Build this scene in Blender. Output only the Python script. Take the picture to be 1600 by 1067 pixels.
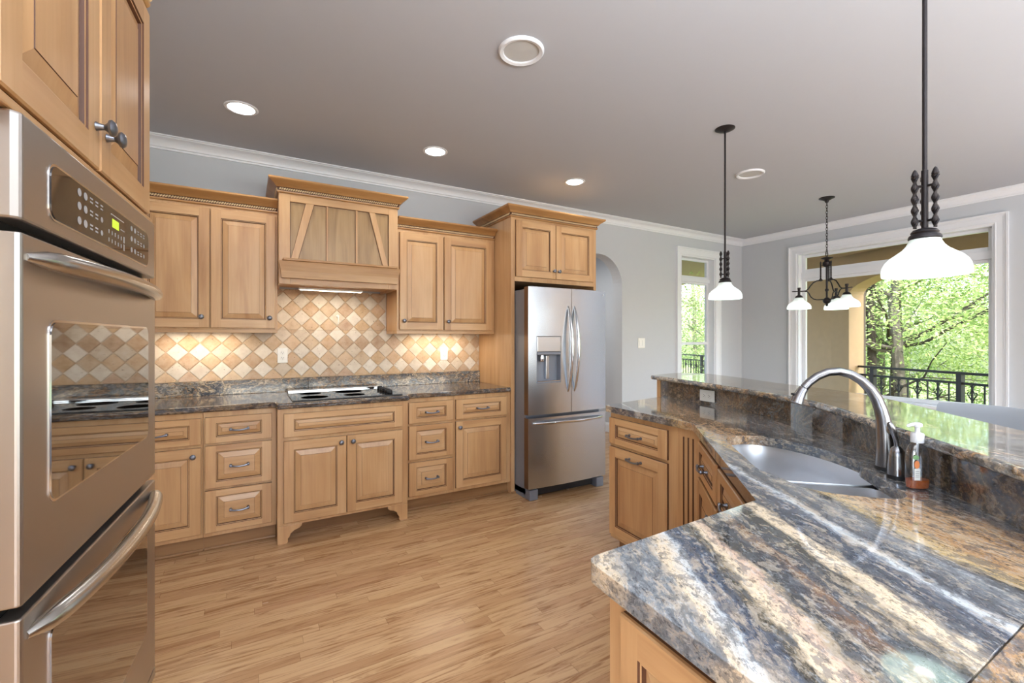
import bpy, math, random
from mathutils import Vector, Matrix
from math import sin, cos, pi, radians as rad

for o in list(bpy.data.objects): bpy.data.objects.remove(o)
SC = bpy.context.scene
COL = SC.collection
random.seed(7)

# ------------------------------------------------------------------ camera
cd = bpy.data.cameras.new('camera'); cam = bpy.data.objects.new('camera', cd); COL.objects.link(cam)
cd.sensor_width = 36.0; cd.lens = 36.0 * 710 / 1600; cd.shift_y = -4.5 / 1600; cd.clip_start = .02; cd.clip_end = 300
cam.location = (0, 0, 1.33); cam.rotation_euler = (rad(90), 0, rad(-30.2))
SC.camera = cam
# ------------------------------------------------------------------ view, world, daylight
vs = SC.view_settings
vs.view_transform = 'Standard'; vs.look = 'None'; vs.gamma = 1.0; vs.use_curve_mapping = False
vs.exposure = 0.55
wd = bpy.data.worlds.new('world'); SC.world = wd; wd.use_nodes = True
wn = wd.node_tree; wn.nodes.clear()
sky = wn.nodes.new('ShaderNodeTexSky'); sky.sky_type = 'NISHITA'; sky.sun_disc = False
sky.sun_elevation = rad(52); sky.sun_rotation = rad(200); sky.air_density = 1.0; sky.dust_density = 2.5
bgn = wn.nodes.new('ShaderNodeBackground'); bgn.inputs[1].default_value = 0.95
won = wn.nodes.new('ShaderNodeOutputWorld')
wn.links.new(sky.outputs[0], bgn.inputs[0]); wn.links.new(bgn.outputs[0], won.inputs[0])

def light(name, kind, loc, rot, power, color=(1, 1, 1), **kw):
    l = bpy.data.lights.new(name, kind); l.energy = power; l.color = color
    for k, v in kw.items(): setattr(l, k, v)
    o = bpy.data.objects.new(name, l); COL.objects.link(o); o.location = loc; o.rotation_euler = rot
    return o
light('sun', 'SUN', (0, 0, 20), (rad(30), rad(-28), 0), 6.0, (1.0, .97, .92), angle=rad(1.5))
# added area lights imitating daylight from unseen windows behind the camera
light('added_daylight_front', 'AREA', (2.2, -3.9, 1.6), (rad(90), 0, 0), 30, (.86, .93, 1.0), shape='RECTANGLE', size=5.5, size_y=2.0)
light('added_daylight_left', 'AREA', (-1.75, -2.1, 1.6), (rad(90), 0, rad(-90)), 14, (.86, .93, 1.0), shape='RECTANGLE', size=2.6, size_y=2.0)
# added unseen area lights aimed up, brightening the room off the ceiling
light('bounce_fill', 'AREA', (.6, -1.3, 1.75), (rad(180), 0, 0), 185, (.93, .97, 1.0), shape='SQUARE', size=1.8)
light('bounce_fill_far', 'AREA', (3.9, -1.9, 1.2), (rad(180), 0, 0), 100, (.93, .97, 1.0), shape='SQUARE', size=2.6)
light('hall_light', 'AREA', (3.0, 4.9, 2.5), (0, 0, 0), 16, (1, .97, .93), shape='RECTANGLE', size=1.6, size_y=.6)

# ------------------------------------------------------------------ node helpers
def newmat(name):
    m = bpy.data.materials.new(name); m.use_nodes = True
    nt = m.node_tree; nt.nodes.clear()
    out = nt.nodes.new('ShaderNodeOutputMaterial'); b = nt.nodes.new('ShaderNodeBsdfPrincipled')
    nt.links.new(b.outputs[0], out.inputs[0])
    return m, nt, b
def sv(nt, sock, v):
    if isinstance(v, bpy.types.NodeSocket): nt.links.new(v, sock)
    else: sock.default_value = v
def nd(nt, t, ins=None, **props):
    n = nt.nodes.new('ShaderNode' + t)
    for k, v in props.items(): setattr(n, k, v)
    for k, v in (ins or {}).items(): sv(nt, n.inputs[k], v)
    return n
def math_(nt, op, a, b=0.0, c=0.0):
    return nd(nt, 'Math', {0: a, 1: b, 2: c}, operation=op).outputs[0]
def s2l(c): return tuple(((x/255)/12.92 if x/255 <= .04045 else ((x/255+.055)/1.055)**2.4) for x in c) + (1,)
def ramp(nt, fac, stops, interp='LINEAR'):
    r = nd(nt, 'ValToRGB', {0: fac}); cr = r.color_ramp; cr.interpolation = interp
    while len(cr.elements) > 1: cr.elements.remove(cr.elements[-1])
    for i, (p, c) in enumerate(stops):
        e = cr.elements[0] if i == 0 else cr.elements.new(p)
        e.position = p; e.color = s2l(c) if max(c) > 1.0 else tuple(c) + (1,)
    return r.outputs[0]
def mix(nt, fac, a, b, mode='MIX'):
    n = nd(nt, 'Mix', data_type='RGBA', blend_type=mode)
    sv(nt, n.inputs[0], fac); sv(nt, n.inputs[6], a); sv(nt, n.inputs[7], b)
    return n.outputs[2]
def bump(nt, b, h, strength=.2, dist=.002):
    n = nd(nt, 'Bump', {'Strength': strength, 'Distance': dist, 'Height': h}); nt.links.new(n.outputs[0], b.inputs['Normal'])
def coords(nt, scale=(1, 1, 1), rot=(0, 0, 0), rnd=True):
    tc = nd(nt, 'TexCoord'); v = tc.outputs['Object']
    if rnd:
        oi = nd(nt, 'ObjectInfo'); r = math_(nt, 'MULTIPLY', oi.outputs['Random'], 37.0)
        v = nd(nt, 'VectorMath', {0: v, 1: r}, operation='ADD').outputs[0]
    return nd(nt, 'Mapping', {'Vector': v, 'Scale': scale, 'Rotation': rot}).outputs[0]

def plain(name, col, rough=.5, metal=0.0, noise=0.0, spec=.5, **kw):
    m, nt, b = newmat(name)
    c = s2l(col) if max(col) > 1 else tuple(col) + (1,)
    if noise:
        n = nd(nt, 'TexNoise', {'Vector': coords(nt), 'Scale': 14.0, 'Detail': 4.0})
        cc = mix(nt, n.outputs[0], tuple(x*(1-noise) for x in c[:3])+(1,), tuple(min(1, x*(1+noise)) for x in c[:3])+(1,))
        nt.links.new(cc, b.inputs['Base Color'])
    else: b.inputs['Base Color'].default_value = c
    b.inputs['Roughness'].default_value = rough; b.inputs['Metallic'].default_value = metal
    b.inputs['Specular IOR Level'].default_value = spec
    for k, v in kw.items(): b.inputs[k].default_value = v
    return m

def wood(name, dark, mid, light_, axis='z', rough=.33, fine=1.0):
    m, nt, b = newmat(name)
    s = {'x': (.9, 9, 9), 'y': (9, .9, 9), 'z': (9, 9, .9)}[axis]
    v = coords(nt, s)
    n1 = nd(nt, 'TexNoise', {'Vector': v, 'Scale': .8*fine, 'Detail': 5.0, 'Roughness': .55, 'Distortion': .6})
    c = ramp(nt, n1.outputs[0], [(.25, dark), (.48, mid), (.72, light_)])
    s2 = {'x': (2, 60, 60), 'y': (60, 2, 60), 'z': (60, 60, 2)}[axis]
    n2 = nd(nt, 'TexNoise', {'Vector': coords(nt, s2), 'Scale': 1.6, 'Detail': 3.0})
    c = mix(nt, .14, c, ramp(nt, n2.outputs[0], [(.3, dark), (.62, light_)]))
    n3 = nd(nt, 'TexNoise', {'Vector': coords(nt, (2.4, 2.4, 1.6)), 'Scale': 1.3, 'Detail': 2.0})
    c = mix(nt, ramp(nt, n3.outputs[0], [(.45, (0, 0, 0)), (.8, (.35, .35, .35))]), c, s2l(dark))
    nt.links.new(c, b.inputs['Base Color']); b.inputs['Roughness'].default_value = rough
    b.inputs['Coat Weight'].default_value = .25; b.inputs['Coat Roughness'].default_value = .25
    bump(nt, b, n2.outputs[0], .05, .001)
    return m

WD, WM, WL = (170, 124, 82), (203, 160, 112), (217, 179, 134)
wz = wood('maple_vertical_grain', WD, WM, WL, 'z'); wx = wood('maple_horizontal_grain', WD, WM, WL, 'x')
wy = wood('maple_side_grain', WD, WM, WL, 'y')
wpale = wood('oak_hood_panels', (134, 102, 62), (170, 137, 92), (188, 157, 110), 'z', fine=2.2)
wcrown = wood('toned_crown_wood', (142, 98, 56), (180, 134, 82), (198, 154, 102), 'x')
glaze = plain('brown_glaze_in_grooves', (84, 48, 26), .5)
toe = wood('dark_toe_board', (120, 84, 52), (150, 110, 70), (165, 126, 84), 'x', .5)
rope_m = plain('pale_rope_carving', (226, 200, 160), .45)
pewter = plain('dark_pewter', (128, 132, 142), .30, .9)
bronze = plain('oiled_bronze', (46, 42, 44), .42, .55)
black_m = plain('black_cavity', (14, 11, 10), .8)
white_trim = plain('white_painted_trim', (232, 236, 242), .35)
walls_m = plain('cool_grey_wall_paint', (198, 203, 209), .75, noise=.015)
ceil_m = plain('grey_ceiling_paint', (186, 190, 198), .85, noise=.01)
plate_m = plain('white_plastic_plate', (240, 240, 236), .3)
slot_m = plain('dark_outlet_slot', (70, 66, 62), .6)

def brushed(name, col, axis='x', rough=.27, streak=.03, metal=1.0):
    m, nt, b = newmat(name)
    s = {'x': (1.0, 60, 60), 'z': (60, 60, 1.0), 'y': (60, 1.0, 60)}[axis]
    n = nd(nt, 'TexNoise', {'Vector': coords(nt, s), 'Scale': 1.0, 'Detail': 1.0})
    b.inputs['Base Color'].default_value = s2l(col); b.inputs['Metallic'].default_value = metal
    r = nd(nt, 'MapRange', {0: n.outputs[0], 1: .3, 2: .7, 3: rough-streak*.5, 4: rough+streak*.5})
    if streak > .021: nt.links.new(r.outputs[0], b.inputs['Roughness'])
    else: b.inputs['Roughness'].default_value = rough
    return m
steel = brushed('brushed_stainless_steel', (192, 199, 209), 'x', .27, .0)
steel_warm = brushed('brushed_oven_steel', (184, 179, 174), 'x', .36, .0)
steel_grey = plain('painted_steel_side', (128, 134, 146), .38, .35)
chrome = plain('polished_chrome', (214, 216, 220), .08, 1.0)
satin = brushed('satin_nickel', (150, 150, 154), 'z', .24, .02)
sink_m = brushed('satin_sink_steel', (226, 228, 232), 'x', .34, .02)
black_glass = plain('black_oven_glass', (26, 20, 17), .03, 0.0, spec=1.0, **{'Coat Weight': 1.0, 'Coat Roughness': .02, 'IOR': 2.1})
black_rubber = plain('black_rubber', (24, 24, 28), .5)

def emit(name, col, strength):
    m, nt, b = newmat(name); b.inputs['Base Color'].default_value = tuple(col)+(1,)
    b.inputs['Emission Color'].default_value = tuple(col)+(1,); b.inputs['Emission Strength'].default_value = strength
    return m
can_e = emit('lit_lamp_lens', (1, .98, .95), 9.0)
bulb_e = emit('lit_bulb', (1, .97, .92), 6.0)
strip_e = emit('lit_warm_tube', (1, .86, .66), 6.0)
green_e = emit('lit_green_clock', (.35, .45, .03), .9)

def frosted():
    m, nt, b = newmat('lit_frosted_glass')
    n = nd(nt, 'TexNoise', {'Vector': coords(nt, (1, 1, 2)), 'Scale': 9.0, 'Detail': 3.0})
    geo = nd(nt, 'TexCoord'); z = nd(nt, 'SeparateXYZ', {0: geo.outputs['Generated']}).outputs[2]
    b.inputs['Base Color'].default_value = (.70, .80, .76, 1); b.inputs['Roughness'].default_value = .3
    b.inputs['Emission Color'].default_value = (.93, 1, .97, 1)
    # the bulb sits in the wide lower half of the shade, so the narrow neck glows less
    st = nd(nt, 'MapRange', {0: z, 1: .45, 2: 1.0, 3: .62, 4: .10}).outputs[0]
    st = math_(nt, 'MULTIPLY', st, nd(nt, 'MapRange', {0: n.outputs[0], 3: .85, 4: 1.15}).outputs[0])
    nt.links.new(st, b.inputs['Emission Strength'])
    return m
shade_m = frosted()

def glassmat(name, tint=(1, 1, 1), rough=0.0, add=0.0):
    m = bpy.data.materials.new(name); m.use_nodes = True; nt = m.node_tree; nt.nodes.clear()
    out = nd(nt, 'OutputMaterial'); tr = nd(nt, 'BsdfTransparent', {0: tuple(tint)+(1,)}); gl = nd(nt, 'BsdfGlossy', {0: (1, 1, 1, 1), 1: rough})
    fr = nd(nt, 'Fresnel', {0: 1.45}); bk = nd(nt, 'NewGeometry'); ff = math_(nt, 'MULTIPLY', fr.outputs[0], math_(nt, 'SUBTRACT', 1.0, bk.outputs['Backfacing'])); mx = nd(nt, 'MixShader', {0: math_(nt, 'ADD', ff, add)})
    nt.links.new(tr.outputs[0], mx.inputs[1]); nt.links.new(gl.outputs[0], mx.inputs[2]); nt.links.new(mx.outputs[0], out.inputs[0])
    return m
pane_m = glassmat('clear_window_glass', (.97, .98, .98))
bottle_m = glassmat('clear_bottle_plastic', (.80, .83, .86), .12, .14)

def floor_mat():
    m, nt, b = newmat('oak_strip_floor')
    tc = nd(nt, 'TexCoord'); sp = nd(nt, 'SeparateXYZ', {0: tc.outputs['Object']}); X, Y = sp.outputs[0], sp.outputs[1]
    ry = math_(nt, 'DIVIDE', Y, .0572); row = math_(nt, 'FLOOR', ry)
    ro = nd(nt, 'TexWhiteNoise', {'W': row}, noise_dimensions='1D').outputs[0]
    xs = math_(nt, 'ADD', math_(nt, 'DIVIDE', X, .95), math_(nt, 'MULTIPLY', ro, 7.3)); ix = math_(nt, 'FLOOR', xs)
    cv = nd(nt, 'CombineXYZ', {0: row, 1: ix, 2: 0.0}).outputs[0]
    rn = nd(nt, 'TexWhiteNoise', {'Vector': cv}, noise_dimensions='3D')
    base = ramp(nt, rn.outputs[0], [(0, (184, 142, 102)), (.25, (198, 158, 116)), (.5, (208, 170, 128)), (.75, (202, 164, 120)), (1, (188, 144, 106))])
    gv = nd(nt, 'Mapping', {'Vector': nd(nt, 'VectorMath', {0: tc.outputs['Object'], 1: nd(nt, 'VectorMath', {0: rn.outputs[1], 1: (9, 9, 9)}, operation='MULTIPLY').outputs[0]}, operation='ADD').outputs[0], 'Scale': (2.2, 26, 1)}).outputs[0]
    g = nd(nt, 'TexNoise', {'Vector': gv, 'Scale': 1.2, 'Detail': 6.0, 'Roughness': .62, 'Distortion': 1.6})
    c = mix(nt, ramp(nt, g.outputs[0], [(.50, (0, 0, 0)), (.66, (.9, .9, .9))]), base, s2l((152, 108, 70)))
    c = mix(nt, ramp(nt, g.outputs[0], [(.28, (.5, .5, .5)), (.44, (0, 0, 0))]), c, s2l((220, 184, 142)))
    fy = math_(nt, 'FRACT', ry); fx = math_(nt, 'FRACT', xs)
    ly = math_(nt, 'LESS_THAN', fy, .022); lx = math_(nt, 'LESS_THAN', fx, .0016)
    c = mix(nt, math_(nt, 'MULTIPLY', math_(nt, 'MAXIMUM', ly, lx), .6), c, s2l((96, 60, 34)))
    nt.links.new(c, b.inputs['Base Color'])
    n = nd(nt, 'TexNoise', {'Vector': tc.outputs['Object'], 'Scale': 3.0, 'Detail': 3.0})
    r = nd(nt, 'MapRange', {0: n.outputs[0], 3: .16, 4: .32}); nt.links.new(r.outputs[0], b.inputs['Roughness'])
    bump(nt, b, math_(nt, 'ADD', g.outputs[0], math_(nt, 'MULTIPLY', ly, -1.0)), .10, .001)
    return m
floor_m = floor_mat()

GC = dict(slate=(58, 66, 78), blue=(62, 76, 98), olive=(70, 66, 54), black=(30, 30, 32), cream=(226, 206, 176), tan=(190, 150, 106),
          rust=(126, 96, 70), grey=(128, 134, 140), white=(206, 214, 220), brown=(92, 74, 58), yellow=(206, 178, 122), pink=(206, 176, 156))
def granite(name, axis_deg, bands=None, warp=.05, scale=1.0, streak=3.0, brown=0.0, freq=3.0, rough=.07, coat=.4):
    """streaks run at axis_deg from +X; bands: list of (across position, colour) mapped on the slab's own cross direction"""
    m, nt, b = newmat(name)
    tc = nd(nt, 'TexCoord'); P = tc.outputs['Object']
    v = nd(nt, 'Mapping', {'Vector': P, 'Rotation': (0, 0, rad(-axis_deg))}).outputs[0]     # x along, y across
    wn1 = nd(nt, 'TexNoise', {'Vector': nd(nt, 'Mapping', {'Vector': v, 'Scale': (1.6, 3.2, 3.2)}).outputs[0], 'Scale': 1.0*scale, 'Detail': 5.0, 'Roughness': .6})
    wv = nd(nt, 'VectorMath', {0: wn1.outputs[1], 1: (.5, .5, .5)}, operation='SUBTRACT').outputs[0]
    big = nd(nt, 'VectorMath', {0: v, 1: nd(nt, 'VectorMath', {0: wv, 'Scale': warp*2}, operation='SCALE').outputs[0]}, operation='ADD').outputs[0]
    wn2 = nd(nt, 'TexNoise', {'Vector': nd(nt, 'Mapping', {'Vector': v, 'Scale': (14, 30, 30)}).outputs[0], 'Scale': 1.0, 'Detail': 4.0, 'Roughness': .65})
    wv2 = nd(nt, 'VectorMath', {0: wn2.outputs[1], 1: (.5, .5, .5)}, operation='SUBTRACT').outputs[0]
    big = nd(nt, 'VectorMath', {0: big, 1: nd(nt, 'VectorMath', {0: wv2, 'Scale': .055}, operation='SCALE').outputs[0]}, operation='ADD').outputs[0]
    if bands:
        y = nd(nt, 'SeparateXYZ', {0: big}).outputs[1]
        t = nd(nt, 'MapRange', {0: y, 1: -1.4, 2: 0.0}).outputs[0]      # across = -y
        st = [((-c + 1.4) / 1.4, GC[k]) for c, k in bands]; st.sort()
        c1 = ramp(nt, t, st[:32])
    else:
        vv = nd(nt, 'Mapping', {'Vector': big, 'Scale': (freq/streak, freq, freq)}).outputs[0]
        n = nd(nt, 'TexNoise', {'Vector': vv, 'Scale': 1.0, 'Detail': 5.0, 'Roughness': .58, 'Distortion': 1.3})
        g = GC
        if brown: st = [(.26, g['black']), (.34, g['slate']), (.40, g['brown']), (.44, g['olive']), (.47, (146, 120, 94)), (.49, g['brown']), (.53, g['slate']), (.57, g['rust']), (.60, g['brown']), (.64, g['grey']), (.70, g['black'])]
        else: st = [(.26, g['slate']), (.34, g['grey']), (.39, g['olive']), (.43, g['slate']), (.46, g['tan']), (.48, g['olive']), (.52, g['grey']), (.56, g['brown']), (.60, g['cream']), (.63, g['slate']), (.70, g['blue'])]
        c1 = ramp(nt, n.outputs[0], st)
    # thin streaky veins
    v2 = nd(nt, 'Mapping', {'Vector': big, 'Scale': (5, 26, 26)}).outputs[0]
    n2 = nd(nt, 'TexNoise', {'Vector': v2, 'Scale': 1.0, 'Detail': 6.0, 'Roughness': .68, 'Distortion': 1.0})
    c = mix(nt, ramp(nt, n2.outputs[0], [(.50, (0, 0, 0)), (.62, (.45, .45, .45))]), c1, s2l(GC['cream'] if not brown else (172, 148, 120)))
    c = mix(nt, ramp(nt, n2.outputs[0], [(.36, (.70, .70, .70)), (.45, (0, 0, 0))]), c, s2l((54, 54, 56)))
    # crystals
    n3 = nd(nt, 'TexNoise', {'Vector': nd(nt, 'Mapping', {'Vector': v, 'Scale': (60, 110, 110)}).outputs[0], 'Scale': 1.0, 'Detail': 3.0, 'Roughness': .7})
    c = mix(nt, ramp(nt, n3.outputs[0], [(.54, (0, 0, 0)), (.68, (.34, .34, .34))]), c, s2l(GC['white'] if not brown else GC['grey']))
    c = mix(nt, ramp(nt, n3.outputs[0], [(.32, (.7, .7, .7)), (.45, (0, 0, 0))]), c, s2l((34, 34, 36)))
    n4 = nd(nt, 'TexNoise', {'Vector': nd(nt, 'Mapping', {'Vector': big, 'Scale': (26, 44, 44)}).outputs[0], 'Scale': 1.0, 'Detail': 5.0, 'Roughness': .75})
    c = mix(nt, ramp(nt, n4.outputs[0], [(.50, (0, 0, 0)), (.56, (.62, .62, .62))]), c, s2l((92, 96, 102) if not brown else (70, 66, 64)))
    c = mix(nt, ramp(nt, n4.outputs[0], [(.40, (.55, .55, .55)), (.46, (0, 0, 0))]), c, s2l((176, 166, 152) if not brown else (150, 138, 124)))
    nt.links.new(c, b.inputs['Base Color']); b.inputs['Roughness'].default_value = rough
    b.inputs['Specular IOR Level'].default_value = .6; b.inputs['Coat Weight'].default_value = coat; b.inputs['Coat Roughness'].default_value = .03
    return m
ISL = [(.12, 'slate'), (.17, 'cream'), (.20, 'grey'), (.275, 'grey'), (.29, 'cream'), (.315, 'white'), (.325, 'blue'), (.358, 'blue'), (.368, 'olive'), (.386, 'olive'), (.392, 'cream'), (.425, 'pink'), (.435, 'olive'),
       (.47, 'slate'), (.50, 'rust'), (.515, 'slate'), (.57, 'olive'), (.583, 'cream'), (.612, 'cream'), (.622, 'slate'), (.69, 'blue'), (.712, 'white'), (.735, 'slate'), (.80, 'grey'), (.825, 'olive'), (.845, 'yellow'), (.90, 'tan'), (1.03, 'tan'), (1.10, 'slate'), (1.3, 'grey')]
gr_isl = granite('granite_island', 60.1, ISL, warp=.045)
gr_seam = granite('granite_beyond_seam', 30, None, warp=.08, freq=2.2)
gr_bar = granite('granite_bar', 70, None, warp=.08, freq=4.0, streak=4.0)
gr_splash = granite('granite_swirled', 20, None, warp=.22, freq=4.5, streak=1.4, brown=1, rough=.1, coat=.1)
gr_a = granite('granite_wall_run', 2, None, warp=.08, freq=7.0, streak=5.0, brown=1, rough=.08, coat=.0)
gr_as = granite('granite_upstand', 8, None, warp=.20, freq=5.0, streak=1.8, brown=0, rough=.14, coat=.0)

def tile_mat():
    m, nt, b = newmat('tumbled_travertine_tiles')
    at = nd(nt, 'Attribute', attribute_name='tilecol')
    n = nd(nt, 'TexNoise', {'Vector': coords(nt, rnd=False), 'Scale': 16.0, 'Detail': 6.0, 'Roughness': .65})
    c = mix(nt, .30, at.outputs[0], ramp(nt, n.outputs[0], [(.3, (150, 122, 96)), (.55, (214, 200, 180)), (.75, (238, 232, 222))]), 'MIX')
    n2 = nd(nt, 'TexNoise', {'Vector': coords(nt, rnd=False), 'Scale': 75.0, 'Detail': 2.0})
    pit = ramp(nt, n2.outputs[0], [(.27, (1, 1, 1)), (.33, (0, 0, 0))])
    c = mix(nt, math_(nt, 'MULTIPLY', pit, .7), c, s2l((128, 104, 82)))
    nt.links.new(c, b.inputs['Base Color']); b.inputs['Roughness'].default_value = .55
    bump(nt, b, math_(nt, 'SUBTRACT', n.outputs[0], pit), .35, .003)
    return m
tile_m = tile_mat(); grout_m = plain('sand_grout', (196, 176, 150), .85)
stucco = plain('tan_stucco', (166, 142, 116), .85, noise=.06)
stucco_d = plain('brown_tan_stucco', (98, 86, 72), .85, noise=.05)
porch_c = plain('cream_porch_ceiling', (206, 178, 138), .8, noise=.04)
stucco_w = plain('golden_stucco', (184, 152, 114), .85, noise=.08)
fabric = plain('grey_upholstery', (168, 174, 182), .8, noise=.05)

# ------------------------------------------------------------------ mesh helpers
class MB:
    def __init__(s): s.v = []; s.f = []; s.m = []
    def add(s, vs_, fs, mat=0):
        k = len(s.v); s.v += [tuple(p) for p in vs_]
        for f in fs: s.f.append(tuple(i+k for i in f)); s.m.append(mat)
        return s
    def box(s, x0, x1, y0, y1, z0, z1, mat=0):
        vs_ = [(x, y, z) for x in (x0, x1) for y in (y0, y1) for z in (z0, z1)]
        return s.add(vs_, [(0, 1, 3, 2), (4, 6, 7, 5), (0, 4, 5, 1), (2, 3, 7, 6), (0, 2, 6, 4), (1, 5, 7, 3)], mat)
    def prism(s, poly, z0, z1, mat=0):
        n = len(poly); a = sum(poly[i][0]*poly[(i+1) % n][1]-poly[(i+1) % n][0]*poly[i][1] for i in range(n))
        if a < 0: poly = poly[::-1]
        vs_ = [(p[0], p[1], z0) for p in poly] + [(p[0], p[1], z1) for p in poly]
        return s.add(vs_, [tuple(range(n-1, -1, -1)), tuple(range(n, 2*n))] + [(i, (i+1) % n, n+(i+1) % n, n+i) for i in range(n)], mat)
    def prism_y(s, poly, y0, y1, mat=0):       # poly in x,z extruded along y
        n = len(poly); a = sum(poly[i][0]*poly[(i+1) % n][1]-poly[(i+1) % n][0]*poly[i][1] for i in range(n))
        if a < 0: poly = poly[::-1]
        vs_ = [(p[0], y0, p[1]) for p in poly] + [(p[0], y1, p[1]) for p in poly]
        return s.add(vs_, [tuple(range(n)), tuple(range(2*n-1, n-1, -1))] + [((i+1) % n, i, n+i, n+(i+1) % n) for i in range(n)], mat)
    def lathe(s, prof, c=(0, 0, 0), n=24, mat=0, axis='z'):
        vs_ = []
        for r, h in prof:
            for i in range(n):
                a = 2*pi*i/n; p = (r*cos(a), r*sin(a), h)
                if axis == '-y': p = (p[0], -p[2], p[1])
                if axis == 'x': p = (p[2], p[0], p[1])
                vs_.append((p[0]+c[0], p[1]+c[1], p[2]+c[2]))
        k = len(prof)
        fs = [(j*n+i, j*n+(i+1) % n, (j+1)*n+(i+1) % n, (j+1)*n+i) for j in range(k-1) for i in range(n)]
        if prof[0][0] > 1e-5: fs.append(tuple(range(n-1, -1, -1)))
        if prof[-1][0] > 1e-5: fs.append(tuple((k-1)*n+i for i in range(n)))
        return s.add(vs_, fs, mat)
    def tube(s, pts, r, n=10, mat=0, flat=1.0):
        pts = [Vector(p) for p in pts]; rs = r if isinstance(r, (list, tuple)) else [r]*len(pts)
        vs_ = []; up = None
        for i, p in enumerate(pts):
            t = (pts[min(i+1, len(pts)-1)]-pts[max(i-1, 0)]).normalized()
            if up is None: up = Vector((0, 0, 1)) if abs(t.z) < .9 else Vector((1, 0, 0))
            a = t.cross(up).normalized(); bb = a.cross(t).normalized(); up = bb
            for k in range(n):
                an = 2*pi*k/n; vs_.append(p+a*rs[i]*cos(an)+bb*rs[i]*sin(an)*flat)
        m_ = len(pts)
        fs = [(j*n+i, j*n+(i+1) % n, (j+1)*n+(i+1) % n, (j+1)*n+i) for j in range(m_-1) for i in range(n)]
        fs += [tuple(range(n-1, -1, -1)), tuple((m_-1)*n+i for i in range(n))]
        return s.add(vs_, fs, mat)
    def xf(s, M, start=0):
        for i in range(start, len(s.v)): s.v[i] = tuple(M @ Vector(s.v[i]))
        return s
    def build(s, name, mats, parent=None, loc=(0, 0, 0), rotz=0.0, smooth=False, bevel=0.0, seg=2, ang=40, rot=None):
        me = bpy.data.meshes.new(name); me.from_pydata(s.v, [], s.f)
        if not isinstance(mats, (list, tuple)): mats = [mats]
        for m in mats: me.materials.append(m)
        me.polygons.foreach_set('material_index', s.m)
        import bmesh
        bm = bmesh.new(); bm.from_mesh(me); bmesh.ops.recalc_face_normals(bm, faces=bm.faces); bm.to_mesh(me); bm.free()
        o = bpy.data.objects.new(name, me); COL.objects.link(o); o.location = loc; o.rotation_euler = rot if rot else (0, 0, rotz)
        if parent: o.parent = parent
        if smooth:
            me.polygons.foreach_set('use_smooth', [True]*len(me.polygons))
            if hasattr(me, 'set_sharp_from_angle'): me.set_sharp_from_angle(angle=rad(smooth if smooth is not True else 40))
        if bevel:
            md = o.modifiers.new('bevel', 'BEVEL'); md.width = bevel; md.segments = seg; md.limit_method = 'ANGLE'; md.angle_limit = rad(ang)
        return o

def tag(o, label=None, cat=None, group=None, kind=None):
    if label: o['label'] = label
    if cat: o['category'] = cat
    if group: o['group'] = group
    if kind: o['kind'] = kind
    return o
def empty(name, loc=(0, 0, 0), rotz=0.0, label=None, cat=None, group=None, kind=None):
    o = bpy.data.objects.new(name, None); o.empty_display_size = .05; COL.objects.link(o); o.location = loc; o.rotation_euler = (0, 0, rotz)
    return tag(o, label, cat, group, kind)
def copy_tree(o, parent=None):
    c = o.copy(); COL.objects.link(c)
    if parent: c.parent = parent
    for ch in list(o.children): copy_tree(ch, c)
    return c

def sweep(mb, path, prof, mat=0, flip=1):
    """prof: list of (out, z); path: 2D points; 'out' is measured to the right of the travel direction (flip=-1: left)"""
    n = len(path); offs = []
    for i in range(n):
        ds = []
        if i > 0: ds.append((Vector(path[i])-Vector(path[i-1])).normalized())
        if i < n-1: ds.append((Vector(path[i+1])-Vector(path[i])).normalized())
        ns = [Vector((d.y, -d.x))*flip for d in ds]
        if len(ns) == 1: offs.append(ns[0])
        else:
            b_ = (ns[0]+ns[1]).normalized(); offs.append(b_/max(.3, b_.dot(ns[0])))
    vs_ = []
    for i in range(n):
        for o_, z in prof: vs_.append((path[i][0]+offs[i].x*o_, path[i][1]+offs[i].y*o_, z))
    k = len(prof)
    fs = [(i*k+j, i*k+(j+1) % k, (i+1)*k+(j+1) % k, (i+1)*k+j) for i in range(n-1) for j in range(k)]
    fs += [tuple(range(k)), tuple((n-1)*k+j for j in range(k-1, -1, -1))]
    mb.add(vs_, fs, mat)

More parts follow.
